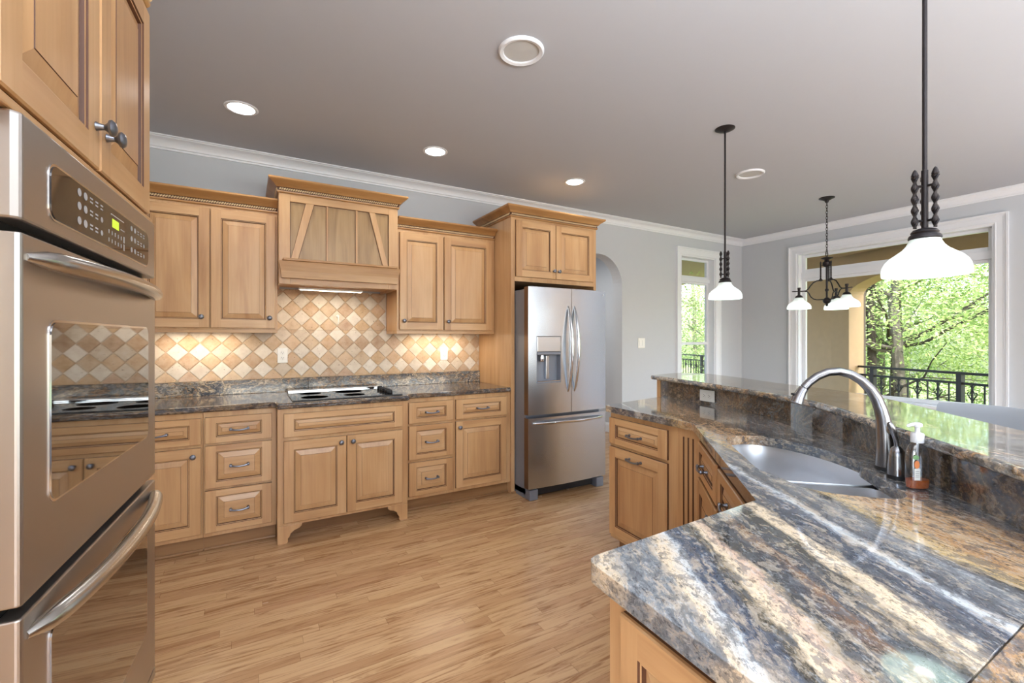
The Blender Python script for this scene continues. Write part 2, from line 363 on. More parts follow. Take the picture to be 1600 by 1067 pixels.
def panel_front(mb, x0, z0, w, h, t=.02, fx=.058, fz=.058, raise_=True, hgrain=False):
    """raised-panel front facing -Y, back at y=0. mats: 0 stile wood, 1 rail wood, 2 glaze, 3 field wood"""
    def rect(i, j): return [(x0+i, z0+j), (x0+w-i, z0+j), (x0+w-i, z0+h-j), (x0+i, z0+h-j)]
    def ring(a, ya, b, yb, mat):
        vs_ = [(p[0], -ya, p[1]) for p in a] + [(p[0], -yb, p[1]) for p in b]
        mb.add(vs_, [(i, (i+1) % 4, 4+(i+1) % 4, 4+i) for i in range(4)], mat)
    e = .003
    ring(rect(0, 0), 0, rect(0, 0), .011, 2); ring(rect(0, 0), .011, rect(0, 0), t-e, 0); ring(rect(0, 0), t-e, rect(e, e), t, 0)
    X0, X1, Z0, Z1 = x0+e, x0+w-e, z0+e, z0+h-e; a, b_ = x0+fx, x0+w-fx; c, d = z0+fz, z0+h-fz
    for (p, q, r, s_, mt) in ((X0, a, Z0, Z1, 0), (b_, X1, Z0, Z1, 0), (a, b_, Z0, c, 1), (a, b_, d, Z1, 1)):
        mb.add([(p, -t, r), (q, -t, r), (q, -t, s_), (p, -t, s_)], [(0, 1, 2, 3)], mt)
    ring(rect(fx, fz), t, rect(fx+.0025, fz+.0025), t-.0035, 2)
    ring(rect(fx+.0025, fz+.0025), t-.0035, rect(fx+.006, fz+.006), t-.004, 0)
    ring(rect(fx+.006, fz+.006), t-.004, rect(fx+.0095, fz+.0095), t-.012, 2)
    if raise_:
        bw = min(.032, (h-2*fz)*.24, (w-2*fx)*.24)
        ring(rect(fx+.0095, fz+.0095), t-.011, rect(fx+.0095+bw, fz+.0095+bw), t-.0035, 3)
        ring(rect(fx+.0095+bw, fz+.0095+bw), t-.0035, rect(fx+.0105+bw, fz+.0105+bw), t-.002, 2)
        r = rect(fx+.0105+bw, fz+.0105+bw); yy = t-.002
    else: r = rect(fx+.0095, fz+.0095); yy = t-.011
    mb.add([(p[0], -yy, p[1]) for p in r], [(0, 1, 2, 3)], 3)
    r = rect(0, 0); mb.add([(p[0], 0, p[1]) for p in r], [(3, 2, 1, 0)], 0)

def knob(parent, x, z, y=-.02, name='knob'):
    return MB().lathe([(.004, 0), (.009, .001), (.007, .006), (.0055, .014), (.009, .019), (.0155, .023), (.0165, .027), (.0125, .0315), (.006, .0335), (0, .034)], n=16, axis='-y').build(name, pewter, parent, (x, y, z), smooth=True)
def pull(parent, x, z, y=-.02, w=.10):
    h = w/2; m = MB()
    for s in (-1, 1): m.lathe([(.0085, 0), (.0085, .004), (.006, .008), (.006, .02), (.009, .024), (.008, .030), (0, .033)], (s*h*.9, 0, 0), 12, axis='-y')
    m.tube([(-h*.9, -.024, 0), (-h*.5, -.030, -.004), (0, -.032, -.006), (h*.5, -.030, -.004), (h*.9, -.024, 0)], [.0065, .0055, .005, .0055, .0065], 8)
    return m.build('handle', pewter, parent, (x, y, z), smooth=True)
FM = [wz, wx, glaze, wz]; FD = [wz, wx, glaze, wx]
def door(parent, x0, z0, w, h, y=0.0, k=None, name='door', fx=.058, fz=.058):
    m = MB(); panel_front(m, 0, 0, w, h, .02, fx, fz); o = m.build(name, FM, parent, (x0, y, z0))
    if k: knob(o, k[0]-x0, k[1]-z0)
    return o
def drawer(parent, x0, z0, w, h, y=0.0, p=True, fx=.058, fz=.038):
    m = MB(); panel_front(m, 0, 0, w, h, .02, fx, fz); o = m.build('drawer', FD, parent, (x0, y, z0))
    if p: pull(o, w/2, h/2, w=.105)
    return o
def carcass(parent, w, z0, z1, d, y=0.0, name='body', mat=None, x0=0.0):
    return MB().box(x0, x0+w, y, y+d, z0, z1).build(name, mat or [wz], parent, bevel=.002)

def rope(mb, path, z, out, flip=1, r=.0055, pitch=.0145):
    """a twisted rope bead: slanted strands laid along the path"""
    for i in range(len(path)-1):
        a, b_ = Vector(path[i]), Vector(path[i+1]); d = b_-a; L = d.length; d.normalize(); nn = Vector((d.y, -d.x))*flip
        k = int((L+2*out*0)/pitch)
        for j in range(k):
            c = a+d*(j+.5)*pitch+nn*out
            vs_ = []
            for (q, rr) in ((-1.0, .2), (-.6, .85), (.0, 1.0), (.6, .85), (1.0, .2)):
                for s in range(5):
                    an = 2*pi*s/5
                    al = q*.0072 + cos(an)*rr*.0040; up_ = q*.0078 - cos(an)*rr*.0036; oo = sin(an)*rr*.0055+(1-q*q)*.003
                    vs_.append((c.x+d.x*al+nn.x*oo, c.y+d.y*al+nn.y*oo, z+up_))
            fs = [(u*5+s, u*5+(s+1) % 5, (u+1)*5+(s+1) % 5, (u+1)*5+s) for u in range(4) for s in range(5)]
            mb.add(vs_, fs, 0)

def cab_crown(parent, path, z, flip=1):
    """cabinet crown: cove over a dark channel with a rope bead"""
    m = MB(); pr = [(0, z), (.006, z), (.012, z+.006), (.013, z+.014), (.007, z+.016), (.007, z+.037), (.018, z+.038), (.022, z+.044), (.030, z+.054), (.044, z+.064), (.058, z+.073), (.063, z+.077), (.066, z+.082), (.066, z+.092), (0, z+.092)]
    sweep(m, path, pr, 0, flip)
    o = m.build('crown_moulding', [wcrown], parent, smooth=30)
    m = MB(); sweep(m, path, [(.0065, z+.0158), (.0085, z+.0162), (.0085, z+.0370), (.0065, z+.0370)], 0, flip); m.build('groove', glaze, o)
    m = MB(); rope(m, path, z+.0265, .011, flip); m.build('rope_bead', rope_m, o, smooth=True)
    return o
# =================================================================== SETTING
XR, YB, H = 6.165, 4.0, 2.74            # right wall, back wall, ceiling
XL, YF = -2.0, -4.6
def struct(name, mb, mats, bevel=0.0, **k): return tag(mb.build(name, mats, bevel=bevel, **k), kind='structure')
struct('floor', MB().box(XL-.2, XR+.12, YF-.2, 6.4, -.05, 0), floor_m)
struct('ceiling', MB().box(XL-.2, XR+.2, YF-.2, 6.4, H, H+.1), ceil_m)
T = .15
# back wall with the arched opening and the narrow window
AX0, AX1, AS = 3.13, 3.838, 1.95
WX0, WX1, WZ0, WZ1 = 4.868, 5.56, .48, 2.425
m = MB()
m.box(XL, AX0, YB, YB+T, 0, H)
ar = [(AX1, AS)]; R_ = (AX1-AX0)/2; cx = (AX0+AX1)/2
for i in range(25):
    a = pi*i/24; ar.append((cx+R_*cos(a), AS+R_*sin(a)))
for i in range(24):       # wall above the arch in strips
    (xa, za), (xb, zb) = ar[i+1], ar[i+2] if i+2 < len(ar) else ar[-1]
    m.prism_y([(xb, zb), (xa, za), (xa, H), (xb, H)], YB, YB+T)
m.box(AX1, WX0, YB, YB+T, 0, H); m.box(WX1, XR+T, YB, YB+T, 0, H)
m.box(WX0, WX1, YB, YB+T, 0, WZ0); m.box(WX0, WX1, YB, YB+T, WZ1, H)
struct('wall_back', m, walls_m)
# right wall with the wide window
VY0, VY1, VZ0, VZ1 = 1.435, 3.235, .62, 2.425
m = MB(); m.box(XR, XR+T, VY1, YB, 0, H); m.box(XR, XR+T, YF, VY0, 0, H); m.box(XR, XR+T, VY0, VY1, 0, VZ0); m.box(XR, XR+T, VY0, VY1, VZ1, H)
struct('wall_right', m, walls_m)
m = MB(); m.box(XL-T, XL, -.7, YB, 0, H); m.box(XL-T, XL, YF, -3.5, 0, H); m.box(XL-T, XL, -3.5, -.7, 0, .5); m.box(XL-T, XL, -3.5, -.7, 2.45, H)
struct('wall_left', m, walls_m)
m = MB(); m.box(XL-T, -.6, YF-T, YF, 0, H); m.box(5.0, XR+T, YF-T, YF, 0, H); m.box(-.6, 5.0, YF-T, YF, 0, .5); m.box(-.6, 5.0, YF-T, YF, 2.45, H)
struct('wall_front', m, walls_m)
struct('wall_hall', MB().box(1.6, 4.6, 5.75, 5.85, 0, H).box(1.6, 1.7, YB+T, 5.75, 0, H).box(4.45, 4.6, YB+T, 5.75, 0, H), walls_m)
# crown, baseboards
cp = [(0, H-.082), (.012, H-.082), (.014, H-.070), (.022, H-.066), (.024, H-.056), (.034, H-.040), (.056, H-.022), (.074, H-.016), (.078, H-.010), (.088, H-.008), (.088, H), (0, H)]
m = MB(); sweep(m, [(XL, YF), (XL, YB), (XR, YB), (XR, YF)], cp); struct('trim_1', m, white_trim, smooth=30)
bp = [(0, 0), (.016, 0), (.016, .10), (.012, .115), (.006, .13), (0, .135)]
m = MB(); sweep(m, [(AX1, YB), (XR, YB), (XR, YF)], bp); struct('baseboard_back', m, white_trim, smooth=30)
m = MB(); sweep(m, [(1.7, 5.75), (4.45, 5.75), (4.45, YB+T)], bp); sweep(m, [(AX1, YB+T), (AX1, YB)], bp); struct('baseboard_hall', m, white_trim)

def casing_profile(w=.098):
    return [(0, 0), (0, .010), (.012, .016), (.016, .012), (.060, .014), (.066, .018), (.078, .020), (.084, .028), (w, .030), (w, 0)]
def window(name, ox, oy, rotz, W, z0, z1, transom, meet, sash=.05, deep=.10, parts=1):
    """built in local x (0..W), room side at -y, wall front face at y=0"""
    w = empty(name, (ox, oy, 0), rotz, kind='structure')
    # casing: mitred frame of three or four sides
    m = MB(); pr = casing_profile()
    pts = [(-.0, z0), (-.0, z1), (W, z1), (W, z0)]
    vs_ = []
    cs = [(-1, -1), (-1, 1), (1, 1), (1, -1)]
    for (px, pz), (sx, sz) in zip(pts, cs):
        for o_, h in pr: vs_.append((px+sx*o_, -h, pz+sz*o_))
    k = len(pr); fs = [(i*k+j, i*k+(j+1) % k, ((i+1) % 4)*k+(j+1) % k, ((i+1) % 4)*k+j) for i in range(4) for j in range(k)]
    m.add(vs_, fs); m.build('casing', white_trim, w, smooth=30)
    # jamb lining
    m = MB(); d = deep+.06
    m.box(0, .015, 0, d, z0, z1); m.box(W-.015, W, 0, d, z0, z1); m.box(.015, W-.015, 0, d, z1-.015, z1); m.box(.015, W-.015, 0, d, z0, z0+.02)
    m.build('jamb', white_trim, w)
    a, b_ = .015, W-.015; y0, y1 = deep, deep+.04
    m = MB(); tz0, tz1 = transom           # transom bar from tz0 to tz1
    s = sash
    for (q0, q1) in ((z0+.02, tz0), (tz1, z1-.015)):
        m.box(a, a+s, y0, y1, q0, q1); m.box(b_-s, b_, y0, y1, q0, q1); m.box(a+s, b_-s, y0, y1, q0, q0+s*.9); m.box(a+s, b_-s, y0, y1, q1-s*.75, q1)
    m.box(a, b_, y0-.02, y1+.01, tz0, tz1)
    if meet: m.box(a+s, b_-s, y0-.004, y1, meet-.018, meet+.018)
    m.build('frame', white_trim, w, bevel=.004)
    for (q0, q1) in ((z0+.02+s*.9, tz0-s*.75), (tz1+s*.9, z1-.015-s*.75)):
        MB().box(a+s, b_-s, y0+.018, y0+.022, q0, q1).build('pane', pane_m, w)
    return w
w1 = window('window_1', WX0, YB, 0.0, WX1-WX0, WZ0, WZ1, (2.095, 2.145), 1.265, sash=.036, deep=.09)
w2 = window('window_2', XR, VY1, rad(-90), VY1-VY0, VZ0, VZ1, (2.105, 2.185), None, sash=.045, deep=.085)
MB().box(-.12, VY1-VY0+.12, -.05, .01, VZ0-.02, VZ0+.01).build('sill', white_trim, w2, bevel=.006)
# unseen windows added behind the camera to let sky light in
for nm, ox, oy, rz, W in (('window_3', 5.0, YF, rad(180), 5.6), ('window_4', XL, -3.5, rad(90), 2.8)):
    w = empty(nm, (ox, oy, 0), rz, kind='structure')
    m = MB(); n = round(W/1.4)
    for i in range(n+1): m.box(W*i/n-.04 if i else 0, W*i/n+.04 if i < n else W, .03, .10, .5, 2.45)
    m.box(0, W, .03, .10, .5, .58); m.box(0, W, .03, .10, 2.37, 2.45); m.build('frame', white_trim, w)
    m = MB(); pr = casing_profile()
    for i in range(1): m.box(-.1, 0, -.02, 0, .4, 2.55); m.box(W, W+.1, -.02, 0, .4, 2.55); m.box(0, W, -.02, 0, 2.45, 2.55); m.box(0, W, -.02, 0, .4, .5)
    m.build('casing', white_trim, w)

# =================================================================== PORCH AND WOODS OUTSIDE
E_ = Vector((.384, .924)); N_ = Vector((.924, -.384))        # along the railing (away), outwards
P1 = Vector((8.20, 3.20))
def pl(a, b_=0.0): p = P1+E_*a+N_*b_; return (p.x, p.y)
m = MB(); m.prism([(XR+T, -1.5), (XR+T, 9.5), pl(7.5, .15), pl(-6.5, .15)], -.35, -.12); struct('floor_porch', m, plain('grey_porch_floor', (150, 146, 140), .7, noise=.05))
m = MB(); m.prism([(XR+T, -1.5), (XR+T, 9.5), pl(7.5, .2), pl(-6.5, .2)], 2.86, 2.95); struct('ceiling_porch', m, porch_c)
m = MB(); m.prism([pl(.4, -.45), pl(.4, -.25), pl(-6.5, -.25), pl(-6.5, -.45)], 2.62, 2.86); struct('trim_2', m, stucco_w)
struct('wall_exterior', MB().prism([(XR+T, YB+T), (XR+T, YB+T+.02), (XR-.6, YB+T+.02), (XR-.6, YB+T)], 0, 2.9), stucco)
# arched porch wall: local x along E_ (0 = first post), y outwards
def arch_wall(name, label, a0, a1, spring, rise, ext0, ext1, top=2.86, thick=.26):
    w = empty(name, (*pl(0, -.06), 0), math.atan2(E_.y, E_.x), label, 'porch wall')
    m = MB()
    m.box(a1, ext1, -thick+.10, .10, -.12, top); m.box(ext0, a0, -thick+.10, .10, -.12, top)
    n = 24; c = (a0+a1)/2; hw = (a1-a0)/2
    pts = [(c+hw*cos(pi*i/n), spring+rise*sin(pi*i/n)) for i in range(n+1)]
    for i in range(n):
        (xa, za), (xb, zb) = pts[i], pts[i+1]; m.prism_y([(xb, zb), (xa, za), (xa, top), (xb, top)], -thick+.10, .10)
    m.build('wall', stucco_w, w); return w
aw = arch_wall('arched_porch_wall', 'tan stucco porch wall with low arched opening beyond the wide window', -3.6, .26, 2.02, .36, -6.5, 3.0)
MB().box(.68, .78, -.24, -.16, -.12, 2.86).build('pilaster', stucco_w, aw)
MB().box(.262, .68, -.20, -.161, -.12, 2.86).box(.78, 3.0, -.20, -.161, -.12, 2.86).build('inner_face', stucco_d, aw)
lt = empty('porch_lamp', (*pl(-.62, -.12), 2.335), 0, 'small dark cylindrical lamp hanging under the porch arch', 'lamp')
MB().lathe([(.0, .10), (.035, .10), (.05, .08), (.055, 0), (.05, -.10), (.03, -.12), (0, -.12)], n=16).build('lamp_body', bronze, lt, smooth=True)
MB().lathe([(.006, .09), (.006, .2)], n=8).build('stem', bronze, lt)

iron = plain('black_wrought_iron', (26, 27, 30), .45, .3)
def scroll_mesh():
    m = MB()
    for s in (-1, 1):
        m.tube([(0, 0, .02), (s*.016, 0, .035), (s*.03, 0, .055), (s*.04, 0, .075)], .0045, 6)
        p = [(s*.004, 0, -.14), (s*.018, 0, -.118), (s*.028, 0, -.095), (s*.044, 0, -.075), (s*.052, 0, -.055), (s*.050, 0, -.038), (s*.040, 0, -.034), (s*.036, 0, -.044)]
        m.tube(p, [.004, .006, .007, .006, .0055, .005, .005, .007], 6)
        m.tube([(s*.006, 0, .0), (s*.016, 0, -.028), (s*.026, 0, -.052), (s*.03, 0, -.075)], [.006, .005, .005, .004], 6)
    m.lathe([(.010, -.03), (.014, -.02), (.010, .02)], n=8)
    return m
def railing(a0, a1, label, first=True):
    r = empty('iron_railing', (*pl(0), -.12), math.atan2(E_.y, E_.x), label, 'railing', 'black iron porch railings')
    L0, L1 = sorted((a0, a1)); zt = 1.02
    MB().box(L0, L1, -.028, .028, zt-.02, zt+.012).build('top_rail', iron, r, bevel=.004)
    MB().box(L0, L1, -.016, .016, zt-.145, zt-.115).build('lower_rail', iron, r)
    MB().box(L0, L1, -.016, .016, .08, .11).build('bottom_rail', iron, r)
    n = max(1, round((L1-L0)/1.19)); step = 1.19
    bal = MB().box(-.007, .007, -.007, .007, .10, zt-.12); foot = MB()
    for s in (-1, 1): foot.tube([(0, 0, .42), (s*.018, 0, .45), (s*.03, 0, .485)], .004, 5)
    proto = None; sproto = None
    x = L1 if a1 > a0 else L0
    k = 0
    pos = [0 - i*1.19 for i in range(0, 12)] + [i*1.19 for i in range(1, 12)]
    for p in sorted(pos):
        if L0-.01 <= p <= L1+.01: MB().box(p-.03, p+.03, -.03, .03, 0, zt+.0).build('post', iron, r)
        for j in range(1, 9):
            q = p+j*1.19/9+.0
            if not (L0 < q < L1): continue
            if j % 2 == 1:
                if proto is None: proto = bal.build('baluster', iron, r, (q, 0, 0))
                else:
                    c = proto.copy(); COL.objects.link(c); c.location = (q, 0, 0)
            else:
                if sproto is None:
                    mm = scroll_mesh()
                    for i in range(len(mm.v)): mm.v[i] = (mm.v[i][0], mm.v[i][1], mm.v[i][2]+zt-.20)
                    mm.box(-.009, .009, -.009, .009, .10, zt-.12)
                    sproto = mm.build('scroll_baluster', iron, r, (q, 0, 0))
                else:
                    c = sproto.copy(); COL.objects.link(c); c.location = (q, 0, 0)
    return r
railing(-3.3, .24, 'black iron railing with scroll balusters beyond the wide window')
railing(4.6, 7.4, 'black iron railing seen through the narrow window beside the corner')

leafA = plain('spring_leaf_light', (190, 208, 136), .55, noise=.25, spec=.2)
leafB = plain('spring_leaf_mid', (142, 168, 100), .6, noise=.25, spec=.2)
leafC = plain('pale_yellow_leaf', (222, 230, 168), .6, noise=.2, spec=.2)
leafP = plain('pink_blossom', (226, 186, 170), .6, noise=.15, spec=.2)
for lm in (leafA, leafB, leafC, leafP):
    b = [n for n in lm.node_tree.nodes if n.type == 'BSDF_PRINCIPLED'][0]
    tr = lm.node_tree.nodes.new('ShaderNodeBsdfTranslucent'); mx = lm.node_tree.nodes.new('ShaderNodeMixShader'); mx.inputs[0].default_value = .45
    src = b.inputs['Base Color'].links[0].from_socket; lm.node_tree.links.new(src, tr.inputs[0])
    out = [n for n in lm.node_tree.nodes if n.type == 'OUTPUT_MATERIAL'][0]
    lm.node_tree.links.new(b.outputs[0], mx.inputs[1]); lm.node_tree.links.new(tr.outputs[0], mx.inputs[2]); lm.node_tree.links.new(mx.outputs[0], out.inputs[0])
bark = plain('grey_bark', (112, 104, 96), .9, noise=.4); barkd = plain('dark_bark', (70, 62, 56), .9, noise=.3)
def foliage_mesh(nc, per, R, hz, size, seed, mats_w=(5, 4, 2)):
    rnd = random.Random(seed); mb = MB(); pick = [i for i, w in enumerate(mats_w) for _ in range(w)]
    for c in range(nc):
        while True:
            p = Vector((rnd.uniform(-1, 1), rnd.uniform(-1, 1), rnd.uniform(-1, 1)))
            if p.length < 1: break
        p = Vector((p.x*R, p.y*R, p.z*hz)); mi = pick[rnd.randrange(len(pick))]; sp = rnd.uniform(.25, .55)
        for l in range(per):
            q = p+Vector((rnd.gauss(0, sp), rnd.gauss(0, sp), rnd.gauss(0, sp*.45)))
            a = Vector((rnd.gauss(0, 1), rnd.gauss(0, 1), rnd.gauss(0, .5))).normalized(); b_ = a.cross(Vector((rnd.gauss(0, .4), rnd.gauss(0, .4), 1))).normalized()
            s = size*rnd.uniform(.6, 1.3)
            mb.add([q-a*s, q+b_*s*.45, q+a*s, q-b_*s*.45], [(0, 1, 2, 3)], mi)
    return mb
def trunk_mesh(hh, r, seed, branches=7, lean=.3):
    rnd = random.Random(seed); mb = MB(); pts = []; lx, ly = rnd.uniform(-lean, lean), rnd.uniform(-lean, lean)
    for i in range(9):
        t = i/8; pts.append((lx*t+rnd.gauss(0, .05), ly*t+rnd.gauss(0, .05), hh*t))
    mb.tube(pts, [r*(1-.62*i/8) for i in range(9)], 9)
    for k in range(branches):
        t = rnd.uniform(.3, .95); i = int(t*8); base = Vector(pts[i]); an = rnd.uniform(0, 2*pi); L = rnd.uniform(1.2, 2.8)
        d = Vector((cos(an), sin(an), rnd.uniform(.05, .7))); bp_ = [base+d*L*u+Vector((0, 0, .25*L*u*u))+Vector((rnd.gauss(0, .06), rnd.gauss(0, .06), rnd.gauss(0, .05))) for u in (0, .2, .4, .6, .8, 1)]
        mb.tube(bp_, [r*.32*(1-.8*u) for u in (0, .2, .4, .6, .8, 1)], 6)
        for kk in range(2):
            b0 = bp_[2+kk]; an2 = an+rnd.uniform(-1, 1); d2 = Vector((cos(an2), sin(an2), rnd.uniform(-.1, .5)))
            mb.tube([b0+d2*u for u in (0, .35, .7, 1.1)], [r*.12, r*.09, r*.06, r*.02], 5)
    return mb
fol = [foliage_mesh(170, 115, 2.6, 3.6, .044, 11), foliage_mesh(180, 115, 3.0, 3.2, .042, 12, (3, 5, 2)), foliage_mesh(150, 115, 2.4, 3.8, .044, 13, (4, 2, 5))]
TG = 'woodland trees'
TL = 'bright green spring tree in the woods beyond the porch'
base = []
for k in range(3):
    r = empty('woodland_tree', (0, 0, 0), 0, TL, 'tree', TG)
    f = fol[k].build('foliage', [leafA, leafB, leafC], r, (0, 0, 5.2)); t = trunk_mesh(9.0, .13, 20+k).build('trunk', bark, r)
    base.append(r)
spots = [(12.2, 4.4), (13.2, 2.0), (12.6, -.4), (15.4, 5.8), (15.8, 3.2), (16.4, .4), (15.2, -2.8), (19, 7.2), (19.6, 4.2), (20.0, 1.0), (19.2, -2.4), (23.5, 8), (24, 4.5), (24.5, 1), (24, -3),
         (13.8, 9.8), (12.8, 12.8), (17, 13), (16, 16.5), (20.5, 18.5), (22, 14), (26, 20), (27, 15.5), (11.8, 7.2), (28, 11), (29, 6), (30, 0), (29, -6), (20, 24)]
rt = random.Random(5)
for i, (x, y) in enumerate(spots):
    r = base[i % 3] if i < 3 else copy_tree(base[i % 3])
    sc = rt.uniform(.85, 1.15); r.location = (x, y, -2.6-.03*(x-12)+(rt.uniform(-.6, .4))); r.rotation_euler = (0, 0, rt.uniform(0, 6.28)); r.scale = (sc, sc, sc)
# bare trunks and undergrowth
for i, (x, y, r0, lab) in enumerate([(11.6, 5.05, .15, 'leftmost tall grey trunk beside the arched porch wall'), (12.1, 4.78, .11, 'slim dark trunk second from the arched porch wall'), (12.7, 4.62, .14, 'dark trunk third from the arched porch wall'), (11.9, 1.28, .15, 'mottled grey trunk behind the right end of the railing')]):
    t = empty('bare_tree', (x, y, -2.8), 0, lab, 'tree'); trunk_mesh(10.5, r0, 50+i, 9, .2).build('trunk', bark if i in (0, 3) else barkd, t)
for i, (x, y, z) in enumerate([(10.9, 1.25, -.3), (11.3, .75, .3)]):
    t = empty('blossom_shrub', (x, y, -2.8), i*1.2, 'pink flowering shrub at the right of the wide window view', 'shrub', 'pink flowering shrubs')
    foliage_mesh(26, 60, .55, .9, .045, 71+i, (3, 1, 2)).build('foliage', [leafP, leafA, leafC], t, (0, 0, 3.1+z)); trunk_mesh(3.4, .035, 80+i, 8, .2).build('trunk', bark, t)
ug = foliage_mesh(1, 1, 1, 1, .1, 1); ug.v = []; ug.f = []; ug.m = []
rr = random.Random(9)
for i in range(26000):
    x = rr.uniform(9.5, 32); y = rr.uniform(-9, 26); q = Vector((x, y, -2.75-.03*(x-12)+abs(rr.gauss(0, .38))))
    a = Vector((rr.gauss(0, 1), rr.gauss(0, 1), rr.gauss(0, .6))).normalized(); b_ = a.cross(Vector((rr.gauss(0, .5), rr.gauss(0, .5), 1))).normalized(); s = .16*rr.uniform(.6, 1.4)
    ug.add([q-a*s, q+b_*s*.5, q+a*s, q-b_*s*.5], [(0, 1, 2, 3)], rr.choice((0, 0, 1, 2)))
tag(ug.build('undergrowth', [leafA, leafB, leafC]), 'low leafy undergrowth covering the forest floor', 'undergrowth', kind='stuff')
m = MB(); m.add([(8, -60, -2.7), (90, -60, -5), (90, 90, -5), (8, 90, -2.7)], [(0, 1, 2, 3)]); m.box(8, 9, -60, 90, -3.2, -2.7); tag(m.build('floor_woods', plain('mossy_ground', (128, 146, 78), .9, noise=.3)), kind='structure')
# =================================================================== WALL RUN OF CABINETS
FB = 3.385
def feet_toe(parent, w, d=.05):
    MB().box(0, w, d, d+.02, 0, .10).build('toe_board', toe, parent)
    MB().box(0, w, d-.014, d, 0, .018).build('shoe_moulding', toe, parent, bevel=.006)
G_BASE = 'base cabinets along the back wall'
c = empty('base_cabinet', (-.70, FB, 0), 0, 'base cabinet with one drawer over a knobbed door beside the double oven', 'cabinet', G_BASE)
carcass(c, .462, .10, .874, .60); feet_toe(c, .462)
drawer(c, .02, .678, .433, .162); door(c, .02, .127, .433, .532, k=(.414, .612))
c = empty('drawer_cabinet', (-.237, FB, 0), 0, 'base cabinet with three stacked drawers left of the cooktop cabinet', 'cabinet', G_BASE)
carcass(c, .402, .10, .874, .60); feet_toe(c, .402)
for z, h in ((.679, .163), (.401, .264), (.127, .260)): drawer(c, .010, z, .366, h)
# bumped-out cooktop cabinet
FC = 3.285
c = empty('cooktop_cabinet', (.166, FC, 0), 0, 'bumped-out cooktop base cabinet with false drawer, two doors and bracket feet', 'cabinet')
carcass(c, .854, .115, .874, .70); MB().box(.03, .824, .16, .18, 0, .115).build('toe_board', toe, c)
drawer(c, .036, .689, .775, .154, p=False)
door(c, .036, .136, .384, .529, k=(.385, .625)); door(c, .425, .136, .386, .529, k=(.462, .625))
ft = [(0, 0), (.055, 0), (.062, .012), (.060, .028), (.070, .040), (.078, .062), (.100, .078), (.128, .086), (.142, .098), (.145, .1145), (0, .1145)]
MB().prism_y(ft, 0, .022).box(0, .022, .022, .12, 0, .1145).build('bracket_foot', wz, c, bevel=.0015)
MB().prism_y([(.854-x, z) for x, z in ft], 0, .022).box(.832, .854, .022, .12, 0, .1145).build('bracket_foot', wz, c, bevel=.0015)
c = empty('drawer_cabinet', (1.0205, FB, 0), 0, 'base cabinet with three stacked drawers right of the cooktop cabinet', 'cabinet', G_BASE)
carcass(c, .4095, .10, .874, .60); feet_toe(c, .4095)
for z, h in ((.682, .160), (.405, .258), (.127, .256)): drawer(c, .036, z, .360, h)
c = empty('base_cabinet', (1.4305, FB, 0), 0, 'base cabinet with drawer over a single door next to the refrigerator panel', 'cabinet', G_BASE)
carcass(c, .520, .10, .874, .60); feet_toe(c, .520)
drawer(c, .012, .682, .465, .158); door(c, .012, .130, .465, .535, k=(.040, .618))

def slab(name, poly, z0, z1, mat, hole=None, bevel=.012, parent=None):
    import bmesh
    bm = bmesh.new(); es = []
    def loop(p):
        vs_ = [bm.verts.new((x, y, z1)) for x, y in p]
        for i in range(len(vs_)): es.append(bm.edges.new((vs_[i], vs_[(i+1) % len(vs_)])))
    loop(poly)
    if hole: loop(hole)
    bmesh.ops.triangle_fill(bm, use_beauty=True, use_dissolve=False, edges=es)
    bmesh.ops.dissolve_limit(bm, angle_limit=.01, verts=bm.verts, edges=bm.edges) if not hole else None
    r = bmesh.ops.extrude_face_region(bm, geom=list(bm.faces))
    for v in [g for g in r['geom'] if isinstance(g, bmesh.types.BMVert)]: v.co.z = z0
    bmesh.ops.recalc_face_normals(bm, faces=bm.faces)
    me = bpy.data.meshes.new(name); bm.to_mesh(me); bm.free(); me.materials.append(mat)
    o = bpy.data.objects.new(name, me); COL.objects.link(o)
    if parent: o.parent = parent
    me.polygons.foreach_set('use_smooth', [True]*len(me.polygons)); me.set_sharp_from_angle(angle=rad(50))
    md = o.modifiers.new('bevel', 'BEVEL'); md.width = bevel; md.segments = 4; md.limit_method = 'ANGLE'; md.angle_limit = rad(60)
    return o
ct = slab('countertop', [(-.90, 4.0), (-.90, 3.35), (.125, 3.35), (.155, 3.335), (.165, 3.25), (1.025, 3.25), (1.035, 3.335), (1.065, 3.35), (1.944, 3.35), (1.944, 4.0)], .876, .914, gr_a)
tag(ct, 'brown streaked granite countertop on the cabinets along the back wall', 'countertop')
o = MB().box(-.90, .42, 3.972, 4.0, .9145, 1.018).box(.421, 1.95, 3.972, 4.0, .9145, 1.018).build('granite_upstand', gr_as, bevel=.002)
tag(o, 'low granite upstand under the travertine tiles of the back wall', 'backsplash')

